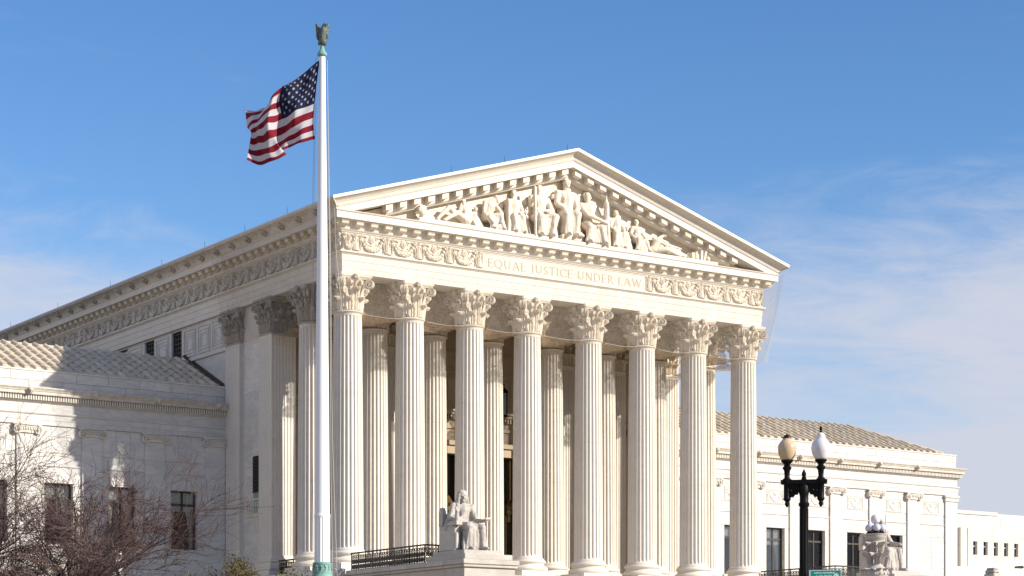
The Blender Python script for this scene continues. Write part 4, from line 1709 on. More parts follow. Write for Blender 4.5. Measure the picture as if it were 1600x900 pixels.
for x in wx:
    f = MB().box(x, x + 0.05, YA + 0.2, YA + 0.27, 13.95, 15.05).box(x + 0.45, x + 0.5, YA + 0.2, YA + 0.27, 13.95, 15.05).box(x + 0.05, x + 0.45, YA + 0.2, YA + 0.27, 14.62, 14.7)
    a = obj('window', f, M['lead'], an)
    obj('pane', MB().box(x + 0.05, x + 0.45, YA + 0.24, YA + 0.25, 13.95, 15.05), M['glass'], a)
    obj('dark_recess', MB().box(x, x + 0.5, YA + 0.6, YA + 0.62, 13.95, 15.05), M['dark_room'], a)
    obj('sill', MB().box(x + 0.02, x + 0.48, YA - 0.03, YA + 0.2, 13.8, 13.948), M['marble'], a)

# ------------------------------------------------------------------ sculpture
def figure(mb, o, k, head=(0, 0, 1.24), hips=(0, 0, 0.50), shl=0.20, lean=(0, 0), armL=((-0.30, -0.10, 0.72), (-0.16, -0.40, 0.60)), armR=((0.30, -0.10, 0.72), (0.16, -0.40, 0.60)),
           kneeL=(-0.14, -0.46, 0.50), kneeR=(0.14, -0.46, 0.50), footL=(-0.15, -0.44, 0.05), footR=(0.15, -0.44, 0.05), robe=1.0, dy=0.75, folds=9, seed=1, face=0.0, hair=1.0):
    """seated figure in stone; lengths in units of k, x to the right, -y to the front"""
    rnd = random.Random(seed)

    def P(p):
        return (o[0] + k * p[0], o[1] + k * dy * p[1], o[2] + k * p[2])

    G_ = 1.0 if dy == 1.0 else 1.16

    def C(p, r, q, s, n=10):
        mb.cap2(P(p), r * k * G_, P(q), s * k * G_, n, 3)
    hx, hy, hz = hips
    ch = (hx + lean[0], hy + lean[1], hz + 0.42)
    nk = (ch[0] + lean[0] * 0.3, ch[1] + lean[1] * 0.3 - 0.01, ch[2] + 0.16)
    C((hx - 0.08, hy, hz), 0.15, (hx + 0.08, hy, hz), 0.15)
    C((hx, hy, hz + 0.05), 0.145, ch, 0.165)
    C((ch[0] - 0.08, ch[1], ch[2] + 0.04), 0.125, (ch[0] + 0.08, ch[1], ch[2] + 0.04), 0.125)
    sL, sR = (ch[0] - shl, ch[1], ch[2] + 0.08), (ch[0] + shl, ch[1], ch[2] + 0.08)
    C(sL, 0.085, sR, 0.085)
    hd = (head[0], head[1], head[2])
    C(nk, 0.062, hd, 0.06)
    mb.ball(P((hd[0], hd[1], hd[2] + 0.02)), (0.088 * k * G_, 0.10 * k * max(dy, .85) * G_, 0.118 * k * G_), 12, 8)
    f = Vector((math.sin(face), -math.cos(face), 0))
    sd = Vector((math.cos(face), math.sin(face), 0))

    def H(a, b, c):
        return (hd[0] + f.x * a + sd.x * b, hd[1] + (f.y * a + sd.y * b), hd[2] + c)
    C(H(0.09, 0, 0.035), 0.018, H(0.118, 0, -0.012), 0.022, 6)         # nose
    C(H(0.085, -0.045, 0.048), 0.016, H(0.085, 0.045, 0.048), 0.016, 6)   # brow
    C(H(0.078, -0.022, -0.052), 0.014, H(0.078, 0.022, -0.052), 0.014, 6)  # lips
    C(H(0.072, 0, -0.088), 0.028, H(0.066, 0, -0.088), 0.028, 6)         # chin
    for s in (-1, 1):
        C(H(0.0, s * 0.088, 0.03), 0.018, H(-0.01, s * 0.09, -0.02), 0.014, 6)
    if hair:
        for i in range(14):
            a = rnd.uniform(0, 6.28)
            e = rnd.uniform(0.2, 1.4)
            mb.ball(P(H(-0.03 + 0.075 * math.cos(a) * math.cos(e), 0.085 * math.sin(a) * math.cos(e), 0.04 + 0.105 * math.sin(e))), 0.036 * k * hair, 6, 4)
    for s, (el, ha) in ((sL, armL), (sR, armR)):
        C(s, 0.078, el, 0.058)
        C(el, 0.058, ha, 0.038)
        d = (Vector(ha) - Vector(el)).normalized()
        pm = Vector(ha) + d * 0.05
        C(ha, 0.038, tuple(pm), 0.04, 8)
        for q in range(4):
            b = pm + Vector((0.022 * (q - 1.5), 0, 0.008 * q))
            C(tuple(b), 0.013, tuple(b + d * (0.055 + 0.008 * (q in (1, 2))) + Vector((0, -0.01, -0.02))), 0.010, 6)
        C(tuple(pm - d * 0.03), 0.014, tuple(pm + d * 0.02 + Vector((0.04 if ha[0] < hd[0] else -0.04, -0.01, 0.01))), 0.011, 6)
    for s, kn, ft in ((-0.09, kneeL, footL), (0.09, kneeR, footR)):
        C((hx + s, hy - 0.03, hz), 0.135, kn, 0.098)
        C(kn, 0.092, ft, 0.055)
        C((ft[0], ft[1], ft[2]), 0.05, (ft[0] + 0.0, ft[1] - 0.16, ft[2] - 0.015), 0.036)
    if robe:
        mid = [(kneeL[i] + kneeR[i]) / 2 for i in range(3)]
        fm = [(footL[i] + footR[i]) / 2 for i in range(3)]
        C((mid[0] - 0.06, mid[1] + 0.12, mid[2] - 0.06), 0.12 * robe, (fm[0] - 0.09, fm[1] + 0.14, 0.10), 0.13 * robe)
        C((mid[0] + 0.06, mid[1] + 0.12, mid[2] - 0.06), 0.12 * robe, (fm[0] + 0.09, fm[1] + 0.14, 0.10), 0.13 * robe)
        for i in range(folds):
            t = i / (folds - 1)
            a = Vector(kneeL).lerp(Vector(kneeR), t)
            b = Vector(footL).lerp(Vector(footR), t) + Vector(((t - 0.5) * 0.16, 0.05, 0.0))
            sag = -0.10 * math.sin(t * math.pi)
            j = rnd.uniform(-0.03, 0.03)
            C((a.x + j, a.y - 0.07 + abs(sag), a.z + 0.02 + sag), 0.022, (b.x, b.y - 0.05 + abs(sag), 0.06), 0.034, 6)
            C((a.x * 0.9 + j, a.y + 0.06, a.z + 0.075 + sag * 0.6), 0.022, (hx + (t - 0.5) * 0.3, hy - 0.13, hz + 0.13), 0.018, 6)
        for i in range(6):
            t = i / 5
            C((ch[0] + shl * (0.9 - 0.5 * t), ch[1] - 0.125, ch[2] + 0.12 - 0.07 * t), 0.02, (hx - 0.16 + 0.09 * t, hy - 0.15, hz + 0.22 - 0.04 * t), 0.024, 6)


def pediment_figure(**kw):
    o, k, seed = kw.pop('o'), kw.pop('k'), kw.get('seed', 1)
    extra = kw.pop('extra', None)
    mb = MB()
    figure(mb, o, k, **kw)
    if extra:
        extra(mb)
    return sculpt('carved_figure', mb, M['carving'], ped, 0.036, 0, 0.016, 0.2)


SY = -0.70          # seats stand against the tympanum
SZ = 28.80
# crouching reader, bent forward
pediment_figure(o=(8.85, SY, SZ), k=1.62, head=(0.24, -0.22, 1.10), lean=(0.10, -0.12), hips=(-0.12, 0, 0.45), kneeL=(-0.18, -0.4, 0.42), kneeR=(0.30, -0.4, 0.52), footL=(0.0, -0.46, 0.05), footR=(0.42, -0.44, 0.05),
                armL=((-0.36, -0.32, 0.55), (-0.12, -0.52, 0.28)), armR=((0.40, -0.30, 0.62), (0.30, -0.5, 0.34)), seed=3, face=0.5, robe=0.8)
# draped man, low beside the soldier
pediment_figure(o=(10.55, SY, SZ), k=1.86, kneeL=(-0.16, -0.40, 0.50), kneeR=(0.12, -0.42, 0.50), footL=(-0.12, -0.42, 0.05), footR=(0.20, -0.42, 0.05), armL=((-0.28, -0.14, 0.74), (-0.14, -0.38, 0.60)), armR=((0.26, -0.16, 0.70), (0.06, -0.42, 0.62)), robe=1.15, folds=12, seed=4, face=-0.4,
                extra=lambda mb: mb.bbox(9.86, 10.16, -1.20, -0.6, SZ, 30.7, 0.04))
# soldier with a staff
pediment_figure(o=(12.35, SY, SZ), k=2.25, kneeL=(-0.18, -0.42, 0.50), kneeR=(0.30, -0.40, 0.52), footL=(-0.14, -0.40, 0.05), footR=(0.20, -0.42, 0.05), shl=0.24, armL=((-0.34, -0.16, 0.80), (-0.34, -0.36, 0.98)), armR=((0.34, -0.14, 0.72), (0.05, -0.40, 0.66)), robe=0.55, seed=5, face=-0.5, hair=1.25,
                extra=lambda mb: mb.cap2((11.62, -1.42, SZ), 0.085, (11.60, -1.36, 31.55), 0.095, 8, 2).cap2((12.0, -0.7, 31.2), 0.12, (12.9, -0.7, 31.0), 0.1))
# crowned woman enthroned in the centre
def rays(mb):
    for i in range(7):
        a = R(20 + i * 23.3)
        c = (14.25, -0.98, 32.32)
        mb.cap2((c[0] + 0.2 * math.cos(a), c[1], c[2] + 0.2 * math.sin(a)), 0.05, (c[0] + 0.40 * math.cos(a), c[1] - 0.02, c[2] + 0.36 * math.sin(a)), 0.02, 6, 2)
    mb.bbox(13.55, 14.95, -1.35, -0.6, 28.82, 29.1, 0.03).bbox(13.65, 14.85, -0.75, -0.5, 29.1, 31.6, 0.05)
    mb.ball((14.75, -1.5, 29.18), 0.14, 8, 5).ball((14.6, -1.52, 29.14), 0.11, 8, 5).ball((14.9, -1.5, 29.12), 0.11, 8, 5)


pediment_figure(o=(14.22, SY, SZ + 0.2), k=2.56, head=(0.01, -0.05, 1.27), kneeL=(-0.16, -0.34, 0.52), kneeR=(0.15, -0.34, 0.52), footL=(-0.10, -0.34, 0.06), footR=(0.12, -0.34, 0.06), shl=0.22, armL=((-0.30, -0.12, 0.76), (-0.10, -0.32, 0.60)), armR=((0.30, -0.10, 0.72), (0.14, -0.30, 0.58)), robe=0.95, folds=12, seed=6, face=0.2, extra=rays)
# soldier holding the bundle of rods
def fasces(mb):
    mb.cap2((16.80, -1.38, SZ), 0.17, (16.72, -1.34, 31.35), 0.15, 10, 2)
    mb.cap2((16.72, -1.34, 31.4), 0.11, (16.72, -1.34, 31.72), 0.05, 8, 2)
    for i in range(7):
        a = i * 0.9
        mb.cap2((16.80 + 0.15 * math.cos(a), -1.38 + 0.15 * math.sin(a), SZ), 0.05, (16.72 + 0.13 * math.cos(a), -1.34 + 0.13 * math.sin(a), 31.3), 0.05, 6, 2)


pediment_figure(o=(15.82, SY, SZ), k=2.26, lean=(0.0, -0.03), kneeL=(-0.16, -0.42, 0.42), kneeR=(0.28, -0.34, 0.44), footL=(-0.17, -0.42, 0.05), footR=(0.34, -0.44, 0.05), shl=0.24, armL=((-0.20, -0.30, 0.76), (0.26, -0.46, 0.60)), armR=((0.32, -0.16, 0.76), (0.36, -0.36, 0.68)), robe=0.5, seed=7, face=0.5, hair=1.2, extra=fasces)
# draped counsellors
pediment_figure(o=(17.90, SY, SZ), k=1.72, kneeL=(-0.22, -0.42, 0.50), kneeR=(0.10, -0.42, 0.46), footL=(-0.24, -0.42, 0.05), footR=(0.14, -0.42, 0.05), armL=((-0.30, -0.14, 0.72), (-0.24, -0.38, 0.60)), robe=1.15, folds=13, seed=8, face=0.6,
                extra=lambda mb: mb.cap2((17.3, -0.65, 29.5), 0.22, (17.35, -0.6, 30.6), 0.2))
pediment_figure(o=(19.45, SY, SZ), k=1.46, kneeL=(-0.14, -0.46, 0.48), kneeR=(0.28, -0.42, 0.40), footL=(-0.2, -0.44, 0.05), footR=(0.46, -0.44, 0.05), armL=((-0.34, -0.1, 0.72), (-0.24, -0.36, 0.52)), armR=((0.34, -0.12, 0.68), (0.36, -0.38, 0.46)), robe=1.0, folds=10, seed=9, face=0.5)
# reclining figures in the corners
pediment_figure(o=(7.2, SY, SZ), k=1.40, hips=(0.10, 0, 0.26), head=(-0.08, -0.05, 1.04), lean=(-0.10, -0.03), kneeL=(-0.92, -0.36, 0.62), kneeR=(-0.55, -0.40, 0.46), footL=(-1.52, -0.40, 0.06), footR=(-1.2, -0.46, 0.06), armL=((-0.34, -0.2, 0.50), (-0.62, -0.36, 0.42)), armR=((0.30, -0.1, 0.42), (0.36, -0.36, 0.08)), robe=0, seed=10, face=-0.5)
pediment_figure(o=(20.9, SY, SZ), k=1.30, hips=(-0.14, 0, 0.26), head=(0.50, -0.08, 1.02), lean=(0.22, -0.05), kneeL=(0.42, -0.40, 0.30), kneeR=(0.74, -0.34, 0.34), footL=(1.34, -0.42, 0.07), footR=(1.62, -0.40, 0.07), armL=((0.42, -0.34, 0.50), (0.94, -0.44, 0.46)), armR=((0.62, -0.24, 0.56), (1.22, -0.36, 0.44)), robe=0, seed=12, face=0.6)
# carved drapery, shields and attendants filling the ground between the figures
for x0, w, h, sd in ((7.95, 0.5, 0.85, 1), (9.72, 0.40, 1.2, 2), (11.28, 0.42, 1.5, 3), (13.3, 0.42, 1.95, 4), (15.05, 0.42, 1.9, 5), (17.25, 0.42, 1.5, 6), (18.72, 0.40, 1.05, 7), (20.12, 0.42, 0.72, 8), (5.2, 0.5, 0.30, 9), (22.5, 0.5, 0.36, 10), (23.95, 0.4, 0.22, 11)):
    rnd = random.Random(sd)
    mb = MB()
    for i in range(9):
        t = i / 8 - 0.5
        mb.cap2((x0 + t * w * 2 + rnd.uniform(-.05, .05), -0.78 - 0.25 * math.cos(t * 3), SZ), 0.10, (x0 + t * w * 1.2, -0.66 - 0.12 * math.cos(t * 3), SZ + h * (1 - 0.5 * abs(t)) * rnd.uniform(0.8, 1.05)), 0.075, 7, 2)
    mb.ball((x0, -0.62, SZ + h * 0.95), (w * 0.7, 0.2, h * 0.22), 8, 6)
    if sd in (1, 2, 3, 4, 5, 6, 7, 8):
        mb.ball((x0, -0.70, SZ + h * 1.3), (0.13, 0.14, 0.17), 8, 6).cap2((x0 - 0.2, -0.62, SZ + h), 0.14, (x0 + 0.2, -0.62, SZ + h), 0.14)
    sculpt('carved_drapery', mb, M['carving'], ped, 0.04, 0, 0.012, 0.2)
# wild-maned head and shoulders at the left corner; books, jars and ball at the right corner
mb = MB()
rnd = random.Random(4)
mb.cap2((4.3, -0.9, 28.95), 0.22, (4.9, -0.9, 28.95), 0.16).ball((4.15, -1.05, 29.25), (0.24, 0.22, 0.26), 10, 6)
for i in range(26):
    a, e = rnd.uniform(0, 6.28), rnd.uniform(-0.6, 1.3)
    mb.ball((4.15 + 0.27 * math.cos(a) * math.cos(e), -1.0 + 0.2 * math.sin(a) * math.cos(e), 29.28 + 0.28 * math.sin(e)), rnd.uniform(0.06, 0.11), 6, 4)
sculpt('carved_head', mb, M['carving'], ped, 0.04, 1, 0.01)
mb = MB().bbox(23.3, 23.5, -1.25, -0.75, SZ, 29.22, 0.02)
mb.lathe([(0.12, 0), (0.2, 0.1), (0.17, 0.35), (0.09, 0.48), (0.13, 0.55)], 10, (23.76, -1.05, SZ))
obj('carved_jar', mb, M['carving'], ped, 40)
mb = MB().bbox(-0.09, 0.09, -0.22, 0.22, 0, 0.60, 0.02)
obj('carved_book', mb, M['carving'], ped, None, (24.05, -1.05, SZ + 0.02), 0.1)
mb = MB().bbox(-0.08, 0.08, -0.22, 0.22, 0, 0.58, 0.02).xform(Matrix.Rotation(R(14), 4, 'Y'))
obj('carved_book', mb, M['carving'], ped, None, (24.22, -1.1, SZ + 0.025))
obj('carved_ball', MB().ball((24.62, -1.1, SZ + 0.17), 0.17, 12, 8), M['carving'], ped, 180)


# ------------------------------------------------------------------ stair flanks with the two seated statues
def flank(x0, x1, label):
    """long stone block beside the stairs, with its stepped pedestal"""
    t = empty('stair_flank', ((x0 + x1) / 2, -7, 0))
    tag(t, label, 'stone wall')
    yf = -13.3
    zt = 8.96
    obj('core', MB().box(x0 + 0.06, x1 - 0.06, yf + 0.06, -1.66, -0.4, zt - 0.3), M['statue'], t)
    y = yf + 0.02
    k = 0
    edges = []
    while y < -1.8:
        e = min(y + 1.75, -1.64)
        edges.append((y, e))
        y += 1.75
    for a, b in edges:
        for z0, z1 in ((6.4, 7.5), (7.51, 8.55)):
            block('stone_block', x0, x1, a + 0.005, b - 0.005, z0, z1, M['statue'], t)
        block('coping_stone', x0 - 0.10, x1 + 0.10, a - (0.12 if a == edges[0][0] else -0.004), b - 0.004, 8.555, 8.70, M['statue'], t, 0.03)
        block('coping_stone', x0 - 0.16, x1 + 0.16, a - (0.18 if a == edges[0][0] else -0.004), b - 0.004, 8.704, zt, M['statue'], t, 0.03)
    block('pedestal_step', x0 + 0.02, x1 - 0.16, yf + 0.0, -9.7, zt + 0.002, zt + 0.28, M['statue'], t, 0.02)
    block('pedestal_step', x0 + 0.25, x1 - 0.55, yf + 0.42, -9.9, zt + 0.284, zt + 0.50, M['statue'], t, 0.02)
    return t


def seated_statue(x, y, z, label, woman):
    t = empty('seated_statue', (x, y, z))
    tag(t, label, 'statue')
    k = 2.30
    th = MB()
    th.bbox(x - 0.92, x - 0.60, y - 0.75, y + 0.75, z, z + 1.28, 0.05).bbox(x + 0.60, x + 0.92, y - 0.75, y + 0.75, z, z + 1.28, 0.05)
    th.bbox(x - 0.595, x + 0.595, y - 0.55, y + 0.7, z, z + 1.0, 0.03)
    th.bbox(x - 0.90, x + 0.90, y + 0.42, y + 0.74, z + 1.0, z + 1.95, 0.05)
    for s in (-1, 1):
        th.bbox(x + s * 0.80 - 0.13, x + s * 0.80 + 0.13, y + 0.40, y + 0.78, z + 1.285, z + 2.12, 0.04)
        th.ball((x + s * 0.80, y + 0.58, z + 2.16), (0.14, 0.19, 0.12), 8, 5)
        th.bbox(x + s * 0.76 - 0.12, x + s * 0.76 + 0.12, y - 0.82, y - 0.70, z + 0.1, z + 0.95, 0.04)
    obj('throne', th, M['statue'], t)
    mb = MB()
    kw = dict(dy=1.0, shl=0.225, robe=1.4, folds=17)
    if woman:
        figure(mb, (x, y, z + 0.02), k, head=(-0.03, -0.09, 1.185), lean=(0.0, -0.02), kneeL=(-0.13, -0.50, 0.53), kneeR=(0.17, -0.54, 0.50), footL=(-0.12, -0.48, 0.05), footR=(0.19, -0.60, 0.05),
               armL=((-0.34, -0.06, 0.74), (-0.33, -0.30, 0.66)), armR=((0.34, -0.06, 0.70), (0.28, -0.50, 0.66)), seed=21, face=-0.35, hair=0, **kw)
        # hood and mantle
        hx, hy, hz = x - 0.03 * k, y - 0.09 * k, z + 0.02 + 1.185 * k
        mb.ball((hx + 0.03, hy + 0.10, hz + 0.08), (0.30, 0.29, 0.36), 14, 10)
        mb.cap2((x - 0.25, y - 0.55, z + 1.15), 0.30, (x + 0.35, y - 0.75, z + 1.08), 0.30)
        mb.cap2((x - 0.55, y - 0.2, z + 1.7), 0.2, (x + 0.1, y - 0.35, z + 1.35), 0.16)
        for s in (-1, 1):
            mb.cap2((hx + s * 0.22, hy - 0.02, hz + 0.10), 0.07, (hx + s * 0.30, hy + 0.06, hz - 0.42), 0.11)
            mb.cap2((hx + s * 0.24, hy + 0.10, hz - 0.05), 0.10, (x + s * 0.60, y + 0.10, z + 1.75), 0.16)
        mb.cap2((hx, hy + 0.22, hz - 0.1), 0.22, (x, y + 0.22, z + 1.5), 0.36)
        mb.cap2((x - 0.62, y + 0.1, z + 1.9), 0.15, (x - 0.82, y + 0.10, z + 1.2), 0.2)
    else:
        figure(mb, (x, y, z + 0.02), k, head=(0.02, -0.05, 1.20), kneeL=(-0.17, -0.50, 0.52), kneeR=(0.17, -0.52, 0.52), footL=(-0.16, -0.50, 0.05), footR=(0.22, -0.58, 0.05),
               armL=((-0.33, -0.06, 0.74), (-0.26, -0.34, 0.66)), armR=((0.34, -0.10, 0.74), (0.30, -0.40, 0.70)), seed=22, face=-0.1, hair=1.1, **kw)
    for i in range(10):
        q = i / 9
        mb.cap2((x - 0.5 + q, y - 0.95 - 0.1 * math.sin(q * 9), z + 0.95 - 0.1 * math.sin(q * 3.1)), 0.055, (x - 0.6 + q * 1.25, y - 1.12 - 0.08 * math.sin(q * 7), z + 0.08), 0.07, 7, 2)
    sculpt('seated_woman' if woman else 'seated_man', mb, M['statue'], t, 0.027, 0, 0.024, 0.2)
    if woman:
        obj('law_tablet', MB().bbox(x - 0.98, x - 0.62, y - 1.02, y - 0.30, z + 1.285, z + 1.52, 0.02), M['statue'], t)
        fg = MB()
        fx_, fy_, fz_ = x - 0.80, y - 0.80, z + 1.52
        fg.cap2((fx_, fy_, fz_ + 0.04), 0.13, (fx_, fy_, fz_ + 0.62), 0.085).cap2((fx_ - 0.09, fy_, fz_ + 0.64), 0.06, (fx_ + 0.09, fy_, fz_ + 0.64), 0.06)
        fg.cap2((fx_, fy_, fz_ + 0.68), 0.04, (fx_, fy_ - 0.01, fz_ + 0.80), 0.07)
        fg.cap2((fx_ + 0.1, fy_, fz_ + 0.62), 0.04, (fx_ + 0.08, fy_ - 0.1, fz_ + 0.45), 0.03).cap2((fx_ - 0.1, fy_, fz_ + 0.62), 0.04, (fx_ - 0.06, fy_ - 0.1, fz_ + 0.45), 0.03)
        sculpt('small_figure', fg, M['statue'], t, 0.022, 1)
        obj('scroll', MB().cap2((x + 0.52, y - 1.42, z + 1.62), 0.07, (x + 0.86, y - 1.32, z + 1.66), 0.07), M['statue'], t, 60)
    else:
        obj('sword', MB().tube([(x - 0.35, y - 0.95, z + 1.0), (x - 0.1, y - 0.62, z + 3.35)], [0.06, 0.03], 6), M['statue'], t)
    return t


flank(-0.9, 2.15, 'long shaded stone block under the iron railing and the hooded statue')
flank(LEN - 0.0, LEN + 3.05, 'pale stone block under the statue behind the marble lamp')
seated_statue(0.42, -11.0, 9.464, 'seated stone woman in a hooded robe on a throne before the columns', True)
seated_statue(29.55, -10.9, 9.464, 'seated stone figure on a throne half hidden behind the marble lamp', False)
# ------------------------------------------------------------------ iron railings
def rail_panel_mb(w, h):
    """cast-iron panel: rows of rings and crosses between two bars, local x along, z up"""
    mb = MB()
    mb.box(0, w, -0.012, 0.012, 0.02, 0.05)
    mb.box(0, w, -0.012, 0.012, h * 0.70, h * 0.70 + 0.03)
    nx = max(1, int(round(w / 0.25)))
    cw = w / nx
    for i in range(nx):
        for j, (z0, z1) in enumerate(((0.05, h * 0.375), (h * 0.375, h * 0.70), (h * 0.70 + 0.03, h - 0.04))):
            cx, cz = (i + 0.5) * cw, (z0 + z1) / 2
            rx, rz = cw * 0.42, (z1 - z0) * 0.44
            ring = []
            for q in range(10):
                a = 2 * math.pi * q / 10
                ring.append([(cx + rx * s * math.cos(a), d, cz + rz * s * math.sin(a)) for s, d in ((1.0, -0.015), (1.0, 0.015), (0.6, 0.015), (0.6, -0.015))])
            ring.append(ring[0])
            mb.strip(ring, closed=True)
            if j < 2:
                for s in (-1, 1):
                    mb.tube([(cx - cw / 2, 0, cz - s * (z1 - z0) / 2), (cx + cw / 2, 0, cz + s * (z1 - z0) / 2)], 0.019, 4)
                mb.ball((cx, 0, cz), (0.045, 0.02, 0.05), 6, 4)
        mb.box((i + 1) * cw - 0.008, (i + 1) * cw + 0.008, -0.01, 0.01, 0.05, h - 0.04)
    return mb


def railing(pts, z, label, h=0.93, step=0.78):
    t = empty('iron_railing', (*pts[0], z))
    tag(t, label, 'railing')
    for (xa, ya), (xb, yb) in zip(pts[:-1], pts[1:]):
        L_ = math.hypot(xb - xa, yb - ya)
        a = math.atan2(yb - ya, xb - xa)
        n = max(1, round(L_ / step))
        w = L_ / n
        pm = rail_panel_mb(w - 0.06, h - 0.06).mesh('railing_panel', M['rail_iron'])
        po = MB().bbox(-0.025, 0.025, -0.025, 0.025, 0, h, 0.005).ball((0, 0, h + 0.02), 0.0001, 4, 3).mesh('post', M['rail_iron'])
        for i in range(n):
            x, y = xa + (xb - xa) * i / n, ya + (yb - ya) * i / n
            obj('post', po, None, t, None, (x, y, z), a)
            obj('railing_panel', pm, None, t, None, (x + 0.03 * math.cos(a), y + 0.03 * math.sin(a), z), a)
        tr_ = MB().bbox(-0.05, L_ + 0.05, -0.045, 0.045, h - 0.035, h + 0.045, 0.015)
        obj('top_rail', tr_, M['rail_iron'], t, None, (xa, ya, z), a)
    return t


railing([(-0.75, -1.75), (-0.75, -9.3), (0.9, -9.3)], 8.97, 'black wrought iron railing on the shaded ledge left of the hooded statue')
railing([(LEN + 2.85, -7.4), (LEN + 0.9, -7.4), (LEN + 0.9, 0.6)], 9.10, 'black iron railing at the foot of the rightmost column behind the street lamp')
railing([(-0.5, 5.35), (-0.5, 7.1)], FLOOR, 'short dark iron rail between two column bases at the far left', 0.9)

# ------------------------------------------------------------------ safety net wrapped round the entablature
net = empty('safety_net', (CX, 0, 23))
tag(net, 'sheer safety netting strung between the column capitals', 'netting')
ZH = 23.10


def sheet(fn, nu, nv):
    return MB().strip([[fn(u / nu, v / nv) for u in range(nu + 1)] for v in range(nv + 1)])


def wob(x, z, s=1.0):
    return mnoise.noise(Vector((x * 1.3 * s, z * 1.7 * s, 3.3)))


xs = COLX
for i in range(7):
    a, b = xs[i] + 0.80, xs[i + 1] - 0.80

    def inner(u, v, a=a, b=b):
        x = a - 0.12 + (b - a + 0.24) * u
        zz = 25.25 - (25.25 - ZH + 0.14 * math.sin(math.pi * u)) * v
        return (x, 0.86 + 0.28 * wob(x, zz) + 0.14 * wob(x, zz, 3.2) + 0.10 * wob(x, zz, 7.0) + 0.35 * v * math.sin(math.pi * u), zz)
    obj('net_panel', sheet(inner, 48, 30), M['net_dense'], net, 180)

    def floor_(u, v, a=a, b=b):
        x = a + (b - a) * u
        sag = 0.14 * math.sin(math.pi * u)
        return (x, -0.55 + v * (1.41 + 0.35 * math.sin(math.pi * u)), ZH + 0.10 * (1 - v) - sag * (0.4 + 0.6 * v) + 0.05 * wob(x, v * 2))
    obj('net_hem', sheet(floor_, 14, 6), M['net_dense'], net, 180)
    obj('net_rope', MB().tube([(a + (b - a) * k / 8, -0.55, ZH + 0.11 - 0.06 * math.sin(math.pi * k / 8)) for k in range(9)], 0.012, 5), M['rope'], net)


def front(u, v):
    x = -1.5 + (LEN + 3.0) * u
    x = x if v < 0.5 else x * (1 - (v - 0.5) * 0.04) + (v - 0.5) * 0.04 * CX
    return (x, -1.50 + 0.52 * v + 0.05 * wob(x, v * 4), 28.10 - (28.10 - ZH) * v)


obj('net_panel', sheet(front, 60, 10), M['net'], net, 180)
for sgn, x0 in ((-1, 0.0), (1, LEN)):
    def side(u, v, sgn=sgn, x0=x0):
        y = -1.45 + (13.3 + 1.45) * u + 0.5 * v * (1 - u)
        return (x0 + sgn * (1.88 - 0.98 * v + 0.05 * wob(y, v * 4) + 0.05 * math.sin(y * 5 + 3 * v)), y - 0.3 * (1 - v) * (1 - u), 28.52 - (28.52 - ZH) * v)
    obj('net_panel', sheet(side, 70, 12), M['net_side'], net, 180)
    obj('net_rope', MB().tube([side(0, k / 8) for k in range(9)], 0.014, 5), M['rope'], net)
    for y0, y1 in ((0.8, 3.2), (4.8, 7.5)):
        def fl_(u, v, sgn=sgn, x0=x0, y0=y0, y1=y1):
            return (x0 + sgn * (0.95 - 1.9 * v), y0 + (y1 - y0) * u, ZH - 0.12 * math.sin(math.pi * u))
        obj('net_hem', sheet(fl_, 8, 5), M['net_dense'], net, 180)

# ------------------------------------------------------------------ lantern beside the door
ln = empty('wall_lantern', (15.8, 8.2, 19.5))
tag(ln, 'dark bronze lantern hanging beside the doorway behind the columns', 'lantern')
cg = MB()
for a in range(8):
    q = 2 * math.pi * a / 8
    cg.tube([(15.8 + 0.16 * math.cos(q), 8.05 + 0.16 * math.sin(q), 19.75), (15.8 + 0.16 * math.cos(q), 8.05 + 0.16 * math.sin(q), 21.2)], 0.022, 4)
cg.lathe([(0.2, 0), (0.22, 0.06), (0.2, 0.1)], 8, (15.8, 8.05, 19.68)).lathe([(0.22, 0), (0.24, 0.05), (0.12, 0.22), (0.03, 0.3)], 8, (15.8, 8.05, 21.18))
obj('cage', cg, M['dark_metal'], ln)
obj('lantern_glass', MB().lathe([(0.13, 19.79), (0.13, 21.15)], 8, (15.8, 8.05, 0)), M['globe_grey'], ln)
obj('bracket', MB().tube([(15.8, 8.05, 21.46), (15.8, 8.05, 21.7), (15.8, 8.45, 21.8)], 0.03, 5), M['dark_metal'], ln)

# ------------------------------------------------------------------ flagpole and flag
FX, FY = -33.49, -57.78
fp = empty('flagpole', (FX, FY, 0))
tag(fp, 'tall white flagpole with bronze base and eagle on top', 'flagpole')
obj('pole', MB().lathe([(0.176, 6.17), (0.168, 7.5), (0.156, 9.0), (0.1565, 9.02), (0.155, 9.04), (0.125, 12.5), (0.1255, 12.52), (0.124, 12.54), (0.095, 15.0), (0.074, 17.0)], 28, (FX, FY, 0)), M['pole'], fp, 50)
fl_ = []
for z, k in ((5.0, 1.0), (6.10, 1.0)):
    ring = []
    for i in range(16):
        for fr, d in ((0.0, 0), (0.2, 0), (0.4, 0.8), (0.6, 1), (0.8, 0.8)):
            a = 2 * math.pi * (i + fr) / 16
            r = 0.187 - 0.012 * d
            ring.append((FX + r * math.cos(a), FY + r * math.sin(a), z))
    fl_.append(ring)
fs = MB().strip(fl_, closed=True)
fs.lathe([(0.188, 6.09), (0.193, 6.12), (0.193, 6.16), (0.177, 6.19)], 28, (FX, FY, 0))
obj('fluted_sleeve', fs, M['pole'], fp, 40)
